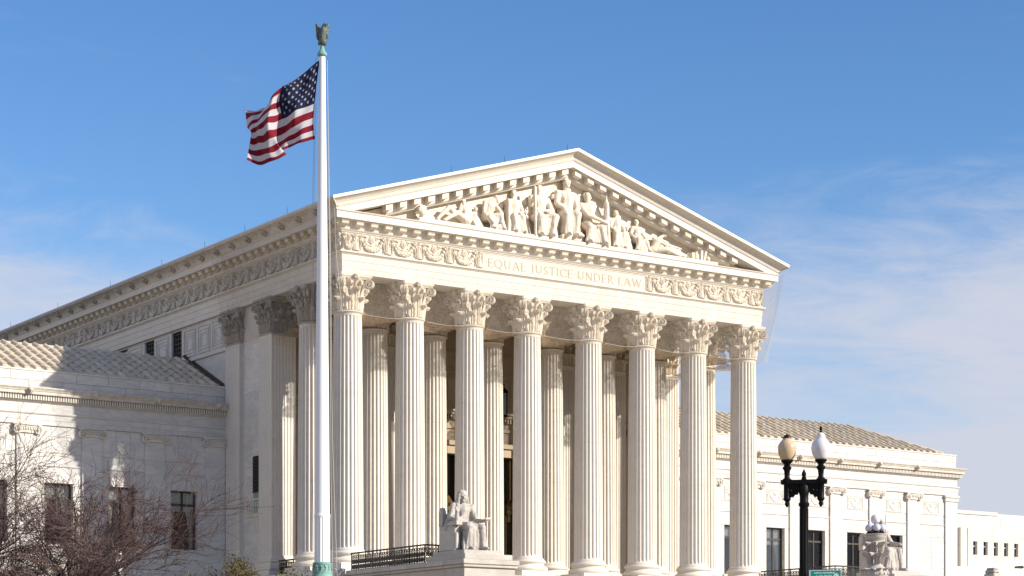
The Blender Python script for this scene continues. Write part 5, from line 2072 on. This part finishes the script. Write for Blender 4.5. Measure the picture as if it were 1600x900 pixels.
bs = MB().lathe([(0.34, 2.2), (0.34, 2.4), (0.30, 2.5), (0.28, 4.3), (0.31, 4.38), (0.315, 4.45), (0.29, 4.5), (0.30, 4.56), (0.275, 4.62), (0.245, 4.72), (0.225, 4.76), (0.235, 4.79), (0.225, 4.82), (0.215, 4.97), (0.225, 4.98), (0.225, 5.02), (0.197, 5.04)], 32, (FX, FY, 0))
for i in range(14):
    a = 2 * math.pi * i / 14
    c, s = math.cos(a), math.sin(a)
    bs.tube([(FX + 0.222 * c, FY + 0.222 * s, 4.83), (FX + 0.228 * math.cos(a + 0.12), FY + 0.228 * math.sin(a + 0.12), 4.89), (FX + 0.222 * c, FY + 0.222 * s, 4.96)], [0.016, 0.012, 0.014], 5)
    bs.ball((FX + 0.30 * c, FY + 0.30 * s, 4.47), (0.035, 0.035, 0.05), 6, 4)
obj('bronze_base', bs, M['copper'], fp, 40)
obj('pedestal', MB().bbox(FX - 0.7, FX + 0.7, FY - 0.7, FY + 0.7, 0, 1.6, 0.04).bbox(FX - 0.55, FX + 0.55, FY - 0.55, FY + 0.55, 1.602, 2.2, 0.04), M['paving'], fp)
obj('truck', MB().lathe([(0.078, 16.98), (0.108, 17.0), (0.12, 17.035), (0.108, 17.07), (0.075, 17.11), (0.05, 17.17), (0.042, 17.24), (0.06, 17.30)], 20, (FX, FY, 0)), M['copper'], fp, 40)
eg = MB()
ex, ey, ez = FX, FY, 17.28
right_v = Vector((0.829, -0.5595, 0))      # along the spread of the wings
fw_v = Vector((-0.5595, -0.829, 0))        # the way the eagle looks


def E_(a, b, c):
    p = Vector((ex, ey, ez)) + right_v * a + fw_v * b
    return (p.x, p.y, p.z + c)


eg.ball(E_(0.02, 0, 0.05), 0.10, 10, 7)
eg.cap2(E_(0.0, 0.0, 0.16), 0.085, E_(0.02, 0.02, 0.34), 0.075)
eg.cap2(E_(0.02, 0.03, 0.36), 0.05, E_(0.06, 0.05, 0.44), 0.045)
eg.cap2(E_(0.08, 0.07, 0.44), 0.022, E_(0.12, 0.09, 0.42), 0.01)
for s in (-1, 1):
    for q in range(6):
        t = q / 5
        eg.cap2(E_(s * (0.07 + 0.05 * t), -0.02, 0.30 - 0.10 * t), 0.035, E_(s * (0.14 + 0.02 * t - 0.06 * t * t), -0.03, 0.48 - 0.36 * t), 0.022, 7, 2)
    eg.cap2(E_(s * 0.06, 0, 0.30), 0.05, E_(s * 0.135, -0.02, 0.46), 0.035)
    eg.cap2(E_(s * 0.04, 0.03, 0.14), 0.035, E_(s * 0.04, 0.06, 0.06), 0.02, 6, 2)
eg.cap2(E_(-0.02, -0.04, 0.16), 0.06, E_(-0.08, -0.06, 0.02), 0.03)
sculpt('eagle', eg, M['eagle'], fp, 0.012, 1, 0.006, 0.05)
hl = MB()
for s, off in ((-1, 0.13), (-1, 0.16)):
    hl.tube([(FX + right_v.x * s * off, FY + right_v.y * s * off, 16.96), (FX + right_v.x * s * (off + 0.06), FY + right_v.y * s * (off + 0.06), 14.0), (FX + right_v.x * s * (off + 0.1), FY + right_v.y * s * (off + 0.1), 9.5), (FX + right_v.x * s * 0.21, FY + right_v.y * s * 0.21, 5.3)], 0.005, 4)
hl.tube([(FX + right_v.x * 0.12, FY + right_v.y * 0.12, 16.9), (FX + right_v.x * 0.20, FY + right_v.y * 0.20, 12.0), (FX + right_v.x * 0.24, FY + right_v.y * 0.24, 8.0), (FX + right_v.x * 0.36, FY + right_v.y * 0.36, 4.5)], 0.005, 4)
hl.tube([(FX + right_v.x * 0.12, FY + right_v.y * 0.12, 16.9), (FX + right_v.x * 0.18, FY + right_v.y * 0.18, 12.0), (FX + right_v.x * 0.21, FY + right_v.y * 0.21, 7.0), (FX + right_v.x * 0.25, FY + right_v.y * 0.25, 4.5)], 0.005, 4)
obj('halyard', hl, M['rope'], fp)

flag = empty('flag', (FX - 0.1, FY + 0.06, 15.0))
tag(flag, 'red white and blue striped flag with stars, flying left from the pole', 'flag')
# the hanging cloth: for five rows down the hoist, points along the fly as (metres left of the pole, height, metres towards the street)
FS = [0, 0.2, 0.4, 0.46, 0.55, 0.64, 0.76, 0.88, 1.0]
FT = [0, 0.154, 0.308, 0.538, 0.769, 1.0]
FROWS = [
    [(0.062, 16.907, 0.00), (0.474, 16.555, 0.05), (0.900, 16.252, 0.05), (1.026, 16.158, 0.00), (1.173, 16.031, -0.05), (1.279, 15.902, -0.25), (1.444, 15.873, -0.40), (1.664, 15.838, -0.40), (1.885, 15.785, -0.35)],
    [(0.098, 16.613, 0.00), (0.497, 16.311, 0.08), (0.915, 16.243, 0.10), (1.038, 16.149, 0.10), (1.185, 16.020, 0.12), (1.285, 15.867, -0.10), (1.459, 15.814, -0.30), (1.664, 15.767, -0.35), (1.844, 15.708, -0.30)],
    [(0.133, 16.320, 0.00), (0.521, 16.067, 0.10), (0.985, 15.937, 0.05), (1.068, 15.873, 0.10), (1.185, 15.785, 0.20), (1.303, 15.696, 0.15), (1.473, 15.597, -0.05), (1.635, 15.497, -0.10), (1.796, 15.373, -0.10)],
    [(0.180, 15.879, 0.00), (0.556, 15.702, 0.08), (0.929, 15.535, -0.05), (1.047, 15.473, 0.00), (1.173, 15.385, 0.15), (1.291, 15.314, 0.25), (1.438, 15.247, 0.15), (1.561, 15.209, 0.00), (1.679, 15.188, 0.05)],
    [(0.209, 15.394, 0.00), (0.562, 15.217, 0.05), (0.929, 15.062, -0.10), (1.091, 15.012, -0.30), (1.038, 14.891, 0.15), (1.173, 14.821, 0.25), (1.356, 14.785, 0.10), (1.547, 14.785, -0.05), (1.732, 14.806, 0.05)],
    [(0.165, 15.035, 0.00), (0.503, 14.938, 0.05), (0.929, 14.785, -0.05), (1.062, 14.727, -0.35), (0.838, 14.659, 0.10), (0.929, 14.550, 0.30), (1.165, 14.450, 0.15), (1.473, 14.450, 0.00), (1.773, 14.509, 0.05)],
]


def cr(a, b, c, d, t):
    return 0.5 * ((2 * b) + (-a + c) * t + (2 * a - 5 * b + 4 * c - d) * t * t + (-a + 3 * b - 3 * c + d) * t ** 3)


def seg_of(v, knots):
    i = 0
    while i < len(knots) - 2 and v > knots[i + 1]:
        i += 1
    return i, (v - knots[i]) / (knots[i + 1] - knots[i])


def flag_pt(s, t, off=0.0):
    i, k = seg_of(min(max(s, 0), 1), FS)
    j, m = seg_of(min(max(t, 0), 1), FT)
    out = []
    for c in range(3):
        col = []
        for q in (j - 1, j, j + 1, j + 2):
            row = FROWS[min(max(q, 0), len(FT) - 1)]
            col.append(cr(*[row[min(max(p, 0), len(FS) - 1)][c] for p in (i - 1, i, i + 1, i + 2)], k))
        out.append(cr(*col, m))
    left, h, d = out
    g = min(1, 4 * s)
    d += g * (0.045 * math.sin(21 * s + 5 * t) + 0.03 * math.sin(33 * s - 13 * t + 1) + 0.02 * math.sin(9 * t + 14 * s)) + off
    h += g * 0.012 * math.sin(26 * s + 7 * t)
    p = Vector((FX, FY, 0)) - right_v * left + fw_v * d
    return (p.x, p.y, h)


NS, NTT = 76, 52
fm_ = MB()
pts = [[flag_pt(s / NS, t / NTT) for s in range(NS + 1)] for t in range(NTT + 1)]
v = [p for r in pts for p in r]
o0 = 0
fm_.v = v
for t in range(NTT):
    for s in range(NS):
        fm_.f.append((t * (NS + 1) + s, t * (NS + 1) + s + 1, (t + 1) * (NS + 1) + s + 1, (t + 1) * (NS + 1) + s))
        stripe = t // 4
        can = s < NS * 0.4 and stripe < 7
        fm_.mi.append(2 if can else stripe % 2)


def cloth(name, col):
    m, nt, p = mat(name)
    p.inputs['Roughness'].default_value = 0.75
    p.inputs['Specular IOR Level'].default_value = 0.2
    p.inputs['Sheen Weight'].default_value = 0.15
    N, Lk = nt.nodes, nt.links
    tl = N.new('ShaderNodeBsdfTranslucent')
    mx = N.new('ShaderNodeMixShader')
    mx.inputs[0].default_value = 0.25
    wv = N.new('ShaderNodeTexNoise')
    wv.inputs['Scale'].default_value = 9
    cr_ = N.new('ShaderNodeMix')
    cr_.data_type = 'RGBA'
    cr_.inputs['A'].default_value = (*[c * 0.9 for c in col], 1)
    cr_.inputs['B'].default_value = (*[min(1, c * 1.08) for c in col], 1)
    Lk.new(wv.outputs['Fac'], cr_.inputs['Factor'])
    Lk.new(cr_.outputs['Result'], p.inputs['Base Color'])
    Lk.new(cr_.outputs['Result'], tl.inputs['Color'])
    Lk.new(p.outputs[0], mx.inputs[1])
    Lk.new(tl.outputs[0], mx.inputs[2])
    Lk.new(mx.outputs[0], N['Material Output'].inputs['Surface'])
    return m


M['red_cloth'] = cloth('red_cloth', (0.20, 0.004, 0.016))
M['white_cloth'] = cloth('white_cloth', (0.56, 0.53, 0.56))
M['blue_cloth'] = cloth('blue_cloth', (0.005, 0.008, 0.040))
M['star_cloth'] = cloth('star_cloth', (0.42, 0.44, 0.52))
obj('flag_cloth', fm_, [M['red_cloth'], M['white_cloth'], M['blue_cloth']], flag, 180)
for row in range(9):
    n = 6 if row % 2 == 0 else 5
    for c in range(n):
        s = 0.4 * ((2 * c + 1 + (row % 2)) / 12)
        t = (7 / 13) * (row + 1) / 10
        sm_ = MB()
        for off in (-0.012, 0.012):
            ring = []
            for q in range(10):
                a = math.pi / 2 + q * math.pi / 5
                r = 1.0 if q % 2 == 0 else 0.42
                ring.append(flag_pt(max(0.002, s + r * 0.0145 * math.cos(a)), t - r * 0.025 * math.sin(a), off))
            k = len(sm_.v)
            sm_.v += ring + [flag_pt(s, t, off)]
            for q in range(10):
                sm_.f.append((k + q, k + (q + 1) % 10, k + 10))
                sm_.mi.append(0)
        obj('star', sm_, M['star_cloth'], flag)

# ------------------------------------------------------------------ double-globe street lamp
LX, LY = -30.79, -71.66
bd_ = Vector((0.829, -0.5595, 0)) * 0.62 + Vector((-0.5595, -0.829, 0)) * 0.13
bd_.normalize()
lamp = empty('street_lamp', (LX, LY, 0))
tag(lamp, 'black cast iron twin-globe street lamp in front of the far wing', 'street lamp')
HB = 0.318
lp = MB().lathe([(0.26, 0.1), (0.27, 0.25), (0.22, 0.3), (0.20, 0.7), (0.14, 0.85), (0.10, 0.95), (0.085, 1.2), (0.075, 5.1), (0.078, 5.40), (0.10, 5.43), (0.105, 5.47), (0.08, 5.50), (0.082, 5.62), (0.095, 5.66), (0.095, 5.80), (0.07, 5.84)], 20, (LX, LY, 0))
for i in range(10):
    a = 2 * math.pi * i / 10
    lp.tube([(LX + 0.074 * math.cos(a), LY + 0.074 * math.sin(a), 1.2), (LX + 0.073 * math.cos(a), LY + 0.073 * math.sin(a), 5.38)], 0.012, 4)
obj('post', lp, M['dark_metal'], lamp, 45)


def Q(a, d, z):
    p = Vector((LX, LY, 0)) + bd_ * a + Vector((-bd_.y, bd_.x, 0)) * d
    return (p.x, p.y, z)


ar = MB()
arch = [(-HB - 0.06, 5.86), (HB + 0.06, 5.86), (HB + 0.06, 5.58), (0.275, 5.55), (0.235, 5.60), (0.205, 5.585), (0.165, 5.64), (0.12, 5.64), (0.09, 5.70), (-0.09, 5.70), (-0.12, 5.64), (-0.165, 5.64), (-0.205, 5.585), (-0.235, 5.60), (-0.275, 5.55), (-HB - 0.06, 5.58)]
ar.prism(arch, lambda a, b, d: Q(a, d, b), -0.03, 0.03)
ar.prism([(-HB - 0.11, 5.84), (HB + 0.11, 5.84), (HB + 0.12, 5.92), (-HB - 0.12, 5.92)], lambda a, b, d: Q(a, d, b), -0.075, 0.075)
for s in (-1, 1):
    ar.ball(Q(s * 0.14, 0.0, 5.74), 0.035, 8, 5)
    for k in range(3):
        ar.ball(Q(s * (0.17 + 0.07 * k), -0.03, 5.72 - 0.01 * k), (0.03, 0.03, 0.03), 6, 4)
obj('crossbar', ar, M['dark_metal'], lamp, 30)
obj('finial', MB().lathe([(0.05, 0), (0.065, 0.02), (0.045, 0.045), (0.05, 0.065), (0.03, 0.08), (0.045, 0.115), (0.045, 0.145), (0.02, 0.195), (0.004, 0.225)], 12, (LX, LY, 5.90)), M['dark_metal'], lamp, 50)
for s, gm, lab in ((-1, M['globe_amber'], 'browned amber globe'), (1, M['globe_white'], 'white frosted globe')):
    c = Q(s * HB, 0, 0)
    h = MB().lathe([(0.002, 5.40), (0.03, 5.43), (0.045, 5.47), (0.035, 5.51), (0.055, 5.53), (0.075, 5.56), (0.058, 5.60), (0.06, 5.83), (0.085, 5.86), (0.09, 5.93), (0.055, 5.96), (0.05, 6.0), (0.058, 6.10), (0.085, 6.14), (0.085, 6.165), (0.055, 6.19), (0.055, 6.215), (0.10, 6.26), (0.115, 6.275), (0.115, 6.295), (0.085, 6.30)], 18, (c[0], c[1], 0))
    holder = obj('globe_holder', h, M['dark_metal'], lamp, 45)
    zt = 6.29
    k = 1.0 if s < 0 else 1.04
    g = obj('globe', MB().lathe([(0.095, 0.0), (0.13, 0.045), (0.162, 0.11), (0.180, 0.18), (0.184, 0.235), (0.174, 0.30), (0.145, 0.352), (0.105, 0.39), (0.085, 0.42), (0.08, 0.45), (0.062, 0.49), (0.03, 0.515), (0.015, 0.52)] if s > 0 else
            [(0.095, 0.0), (0.13, 0.045), (0.158, 0.11), (0.174, 0.18), (0.177, 0.235), (0.167, 0.295), (0.138, 0.345), (0.10, 0.38), (0.085, 0.40), (0.082, 0.415)], 32, (c[0], c[1], zt)), gm, holder, 180)
    g['label'] = lab
    if s > 0:
        fi = MB().lathe([(0.022, 0.515), (0.032, 0.53), (0.015, 0.55), (0.022, 0.57), (0.028, 0.585), (0.022, 0.60), (0.028, 0.615), (0.004, 0.64)], 10, (c[0], c[1], zt))
    else:
        fi = MB().lathe([(0.080, 0.41), (0.084, 0.425), (0.075, 0.45), (0.052, 0.475), (0.025, 0.495), (0.008, 0.50)], 12, (c[0], c[1], zt))
    obj('globe_cap', fi, M['dark_metal'] if s > 0 else M['bronze'], holder, 50)

# green street sign clamped to the lamp post
sg = empty('street_sign', (LX + 0.3, LY - 0.2, 4.1))
tag(sg, 'green rectangular sign with white lettering fixed to the lamp post', 'sign')
sv = Vector((0.829, -0.5595, 0)) * 0.97 + Vector((-0.5595, -0.829, 0)) * 0.24
sv.normalize()
sn = Vector((sv.y, -sv.x, 0))


def G(a, z, d=0.0):
    p = Vector((LX, LY, 0)) + sv * (0.11 + a) + sn * (0.09 + d)
    return (p.x, p.y, z)


SH, SW = 4.205, 0.60
pl = MB().prism([(0, SH - 0.5), (SW, SH - 0.5), (SW, SH), (0, SH)], lambda a, b, d: G(a, b, d), -0.008, 0.0)
obj('sign_plate', pl, M['sign'], sg)
eb = MB()
for a0, a1, z0, z1 in ((0, 0.02, SH - 0.5, SH), (SW - 0.012, SW, SH - 0.5, SH), (0.02, SW - 0.012, SH - 0.012, SH)):
    eb.prism([(a0, z0), (a1, z0), (a1, z1), (a0, z1)], lambda a, b, d: G(a, b, d), 0.0005, 0.002)
obj('sign_border', eb, M['white_print'], sg)


def lettering(txt, size, a, z, name):
    cu = bpy.data.curves.new('lettering', 'FONT')
    cu.body = txt
    cu.size = size
    cu.offset = 0.002
    t = bpy.data.objects.new('tmp', cu)
    COL.objects.link(t)
    me = bpy.data.meshes.new_from_object(t.evaluated_get(bpy.context.evaluated_depsgraph_get()))
    bpy.data.objects.remove(t)
    for v in me.vertices:
        v.co = Vector(G(a + v.co.x, z + v.co.y, 0.003))
    me.materials.clear()
    me.materials.append(M['white_print'])
    return obj(name, me, None, sg)


lettering('CAPITOL BIKE STATION', 0.036, 0.09, SH - 0.068, 'lettering')
lettering('1 M DOLA', 0.085, 0.12, SH - 0.155, 'lettering')
rs = MB()
rs.prism([(0.50 + 0.05 * math.cos(q * math.pi / 10), SH - 0.115 + 0.05 * math.sin(q * math.pi / 10)) for q in range(20)], lambda a, b, d: G(a, b, d), 0.0005, 0.003)
obj('round_symbol', rs, M['white_print'], sg)
obj('sign_clamp', MB().lathe([(0.088, 3.95), (0.088, 4.0)], 14, (LX, LY, 0)).tube([(LX, LY, 3.97), G(0.02, 3.97, -0.01)], 0.015, 5), M['dark_metal'], sg)

# ------------------------------------------------------------------ carved marble lamp with a cluster of globes
KX, KY = -7.21, -48.97
ml = empty('marble_lamp', (KX, KY, 0))
tag(ml, 'carved marble lamp standard with a cluster of round white globes', 'lamp')
mb = MB().lathe([(0.7, 0), (0.7, 0.3), (0.6, 0.4), (0.5, 5.2), (0.55, 5.3), (0.3, 5.5), (0.28, 5.9), (0.42, 6.05), (0.45, 6.15), (0.40, 6.28), (0.26, 6.40), (0.22, 6.5), (0.20, 6.62), (0.21, 6.8), (0.26, 6.84), (0.22, 6.88), (0.21, 7.0), (0.22, 7.12), (0.28, 7.2), (0.24, 7.24), (0.26, 7.28), (0.34, 7.34), (0.36, 7.40), (0.33, 7.42), (0.37, 7.45), (0.38, 7.49), (0.30, 7.50)], 32, (KX, KY, 0))
for row, (z0, n, r0, h, fl, off) in enumerate(((6.88, 8, 0.17, 0.34, 0.18, 0), (6.46, 8, 0.17, 0.40, 0.20, 0.39), (6.06, 12, 0.30, 0.26, 0.12, 0.1))):
    for i in range(n):
        sub = MB()
        leaf(sub, 2 * math.pi * i / n + off, r0 + 0.045, z0, h, 0.20, fl)
        mb.add([(KX + x, KY + y, z) for x, y, z in sub.v], sub.f)
for i in range(16):
    a = 2 * math.pi * i / 16
    mb.tube([(KX + 0.26 * math.cos(a), KY + 0.26 * math.sin(a), 6.36), (KX + 0.42 * math.cos(a), KY + 0.42 * math.sin(a), 6.22), (KX + 0.45 * math.cos(a), KY + 0.45 * math.sin(a), 6.10)], [0.03, 0.045, 0.03], 5)
obj('carved_shaft', mb, M['statue'], ml, 45)
obj('iron_tray', MB().lathe([(0.30, 7.505), (0.31, 7.52), (0.31, 7.545), (0.05, 7.56), (0.05, 7.85), (0.03, 7.87)], 24, (KX, KY, 0)), M['dark_metal'], ml, 40)
for i in range(6):
    a = math.atan2(-0.829, -0.5595) + 2 * math.pi * i / 6
    c = (KX + 0.235 * math.cos(a), KY + 0.235 * math.sin(a), 7.70)
    g = obj('globe', MB().ball(c, 0.132, 20, 14), M['globe_grey'], ml, 180)
    obj('globe_collar', MB().lathe([(0.05, 7.53), (0.06, 7.56), (0.05, 7.585)], 10, (c[0], c[1], 0)), M['dark_metal'], g)
obj('globe', MB().ball((KX, KY, 7.995), 0.165, 22, 16), M['globe_white'], ml, 180)

# small things at the lower right edge
pr = empty('stone_pier', (-12.85, -59.64, 0))
tag(pr, 'top of a grey stone pier at the lower right in front of the annex', 'pier')
obj('shaft', MB().bbox(-13.02, -12.72, -59.8, -59.4, 0, 5.40, 0.03), M['statue'], pr)
obj('cap', MB().bbox(-13.0, -12.74, -59.78, -59.42, 5.405, 5.50, 0.03).bbox(-12.97, -12.77, -59.75, -59.45, 5.502, 5.56, 0.025), M['statue'], pr)
bs_ = empty('blade_sign', (-12.2, -60.0, 0))
tag(bs_, 'small green street name blade on a thin post at the lower right edge', 'sign')
d = Vector((0.829, -0.5595, 0))
mb = MB()
pa, pb = Vector((-12.37, -59.97, 0)), Vector((-12.37, -59.97, 0)) + d * 0.21
mb.add([(pa.x, pa.y, 5.545), (pb.x, pb.y, 5.535), (pb.x, pb.y, 5.61), (pa.x, pa.y, 5.595), (pa.x - 0.1, pa.y - 0.15, 5.545), (pb.x - 0.1, pb.y - 0.15, 5.535), (pb.x - 0.1, pb.y - 0.15, 5.61), (pa.x - 0.1, pa.y - 0.15, 5.595)],
       [(0, 1, 2, 3), (7, 6, 5, 4), (0, 4, 5, 1), (1, 5, 6, 2), (2, 6, 7, 3), (3, 7, 4, 0)])
pc = pb + d * 0.02
mb.add([(pc.x, pc.y, 5.56), (pc.x + d.x * 0.5, pc.y + d.y * 0.5, 5.545), (pc.x + d.x * 0.5, pc.y + d.y * 0.5, 5.575), (pc.x, pc.y, 5.585), (pc.x + .01, pc.y + .02, 5.56), (pc.x + d.x * 0.5 + .01, pc.y + d.y * 0.5 + .02, 5.545), (pc.x + d.x * 0.5 + .01, pc.y + d.y * 0.5 + .02, 5.575), (pc.x + .01, pc.y + .02, 5.585)],
       [(0, 1, 2, 3), (7, 6, 5, 4), (0, 4, 5, 1), (1, 5, 6, 2), (2, 6, 7, 3), (3, 7, 4, 0)])
M['dark_green'] = simple('dark_green_enamel', (0.03, 0.07, 0.05), 0.5)
obj('sign_blade', mb, M['dark_green'], bs_)
obj('post', MB().lathe([(0.02, 0), (0.02, 5.56)], 8, (pa.x + d.x * 0.9, pa.y + d.y * 0.9, 0)).tube([(pc.x + d.x * 0.45, pc.y + d.y * 0.45, 5.55), (pa.x + d.x * 0.9, pa.y + d.y * 0.9, 5.5)], 0.012, 4), M['dark_metal'], bs_)


# ------------------------------------------------------------------ bare cherry trees
def bare_tree(x, y, h, seed, label, spread=1.0, lean=(0, 0)):
    rnd = random.Random(seed)
    t = empty('cherry_tree', (x, y, 0))
    tag(t, label, 'tree', 'bare cherry trees')
    trunk, limbs, twigs, buds = MB(), MB(), MB(), MB()

    def grow(p, d, length, r, depth):
        n = (6, 5, 5, 4, 3, 3)[depth]
        pts, rad = [p.copy()], [r]
        q = p.copy()
        dd = d.copy()
        seg = length / n
        for i in range(n):
            dd = (dd + Vector((rnd.gauss(0, 0.15), rnd.gauss(0, 0.15), rnd.gauss(0.03, 0.12)))).normalized()
            q = q + dd * seg
            pts.append(q.copy())
            rad.append(max(r * (1 - 0.55 * (i + 1) / n), 0.0048))
        tgt = trunk if depth == 0 else (limbs if depth < 3 else twigs)
        tgt.tube(pts, rad, 8 if depth == 0 else (6 if depth < 2 else 3), 0, depth < 2)
        if depth >= 4 and rnd.random() < 0.6:
            b = pts[rnd.randint(1, n)]
            s = rnd.uniform(0.010, 0.016)
            buds.add([(b.x - s, b.y, b.z), (b.x + s, b.y, b.z), (b.x, b.y - s, b.z), (b.x, b.y + s, b.z), (b.x, b.y, b.z + s * 2.2)],
                     [(0, 2, 4), (2, 1, 4), (1, 3, 4), (3, 0, 4)])
        if depth >= 5:
            return
        kids = (6, 6, 6, 5, 3)[depth] + rnd.choice((0, 0, 1))
        for k in range(kids):
            f = rnd.uniform(0.25, 1.0) if depth else rnd.uniform(0.6, 1.0)
            i = min(int(f * n), n - 1)
            b = pts[i].lerp(pts[i + 1], f * n - i)
            ax = Vector((rnd.gauss(0, 1), rnd.gauss(0, 1), rnd.gauss(0, 0.6)))
            side = dd.cross(ax)
            if side.length < 0.01:
                continue
            side.normalize()
            ang = rnd.uniform(0.4, 0.95) if depth else rnd.uniform(0.6, 1.1)
            nd = (dd * math.cos(ang) + side * math.sin(ang))
            nd.z = nd.z * 0.85 + (0.08 if depth < 3 else 0.14)
            nd.x *= spread
            nd.y *= spread
            nd.normalize()
            grow(b, nd, length * rnd.uniform(0.45, 0.78) * (1.1 if depth == 0 else 1), max(rad[i] * rnd.uniform(0.5, 0.72), 0.0062), depth + 1)
    grow(Vector((x, y, 0)), Vector((lean[0], lean[1], 1)).normalized(), h * 0.50, h * 0.022, 0)
    obj('trunk', trunk, M['bark'], t, 60)
    obj('crown', limbs, M['bark'], t, 60)
    obj('twigs', twigs, M['twig'], t)
    obj('buds', buds, M['bud'], t)
    print('tree faces', len(limbs.f), len(twigs.f), len(buds.f))
    return t


bare_tree(-36.3, -50.6, 8.5, 5, 'bare cherry tree with a dark leaning trunk before the middle window of the shaded wing', 1.2, (0.05, -0.02))
bare_tree(-38.3, -49.4, 9.2, 12, 'tall bare cherry tree with dense twigs at the left edge of the photo', 1.25)
bare_tree(-35.3, -50.9, 7.3, 31, 'low bare cherry tree with thin twigs next to the olive-green evergreen shrub', 1.3)

bare_tree(-39.4, -50.6, 8.4, 58, 'bare cherry tree mostly cut off by the left edge of the photo, nearest the street', 1.2)

# evergreen shrub
bu = empty('evergreen_shrub', (-26.4, -38.9, 0))
tag(bu, 'olive-green evergreen shrub at the foot of the shaded portico wall', 'shrub')
rnd = random.Random(9)
lv_ = MB()
cl = [(rnd.gauss(0, 1.25), rnd.gauss(0, 1.0), rnd.uniform(3.2, 6.3)) for _ in range(95)]
for cx_, cy_, cz_ in cl:
    k = 1 - max(0, (cz_ - 5.2)) * 0.45
    for _ in range(150):
        a = Vector((rnd.gauss(0, 1), rnd.gauss(0, 1), rnd.gauss(0, 1))).normalized() * rnd.uniform(0.1, 0.48)
        p = Vector((-26.4 + cx_ * k, -38.9 + cy_ * k, cz_)) + a
        u = Vector((rnd.gauss(0, 1), rnd.gauss(0, 1), rnd.gauss(0.6, 1))).normalized() * rnd.uniform(0.05, 0.10)
        w = u.cross(Vector((rnd.gauss(0, 1), rnd.gauss(0, 1), rnd.gauss(0, 1)))).normalized() * rnd.uniform(0.014, 0.03)
        lv_.add([tuple(p - w), tuple(p + w), tuple(p + u + w * 0.3), tuple(p + u - w * 0.3)], [(0, 1, 2, 3)])
obj('foliage', lv_, M['bush'], bu)
sm2 = MB()
for i in range(9):
    a = rnd.uniform(0, 6.28)
    sm2.tube([(-26.4, -38.9, 0), (-26.4 + 0.4 * math.cos(a), -38.9 + 0.4 * math.sin(a), 2.0), (-26.4 + 0.9 * math.cos(a), -38.9 + 0.9 * math.sin(a), 5.2)], [0.08, 0.05, 0.02], 5)
obj('stems', sm2, M['bark'], bu)
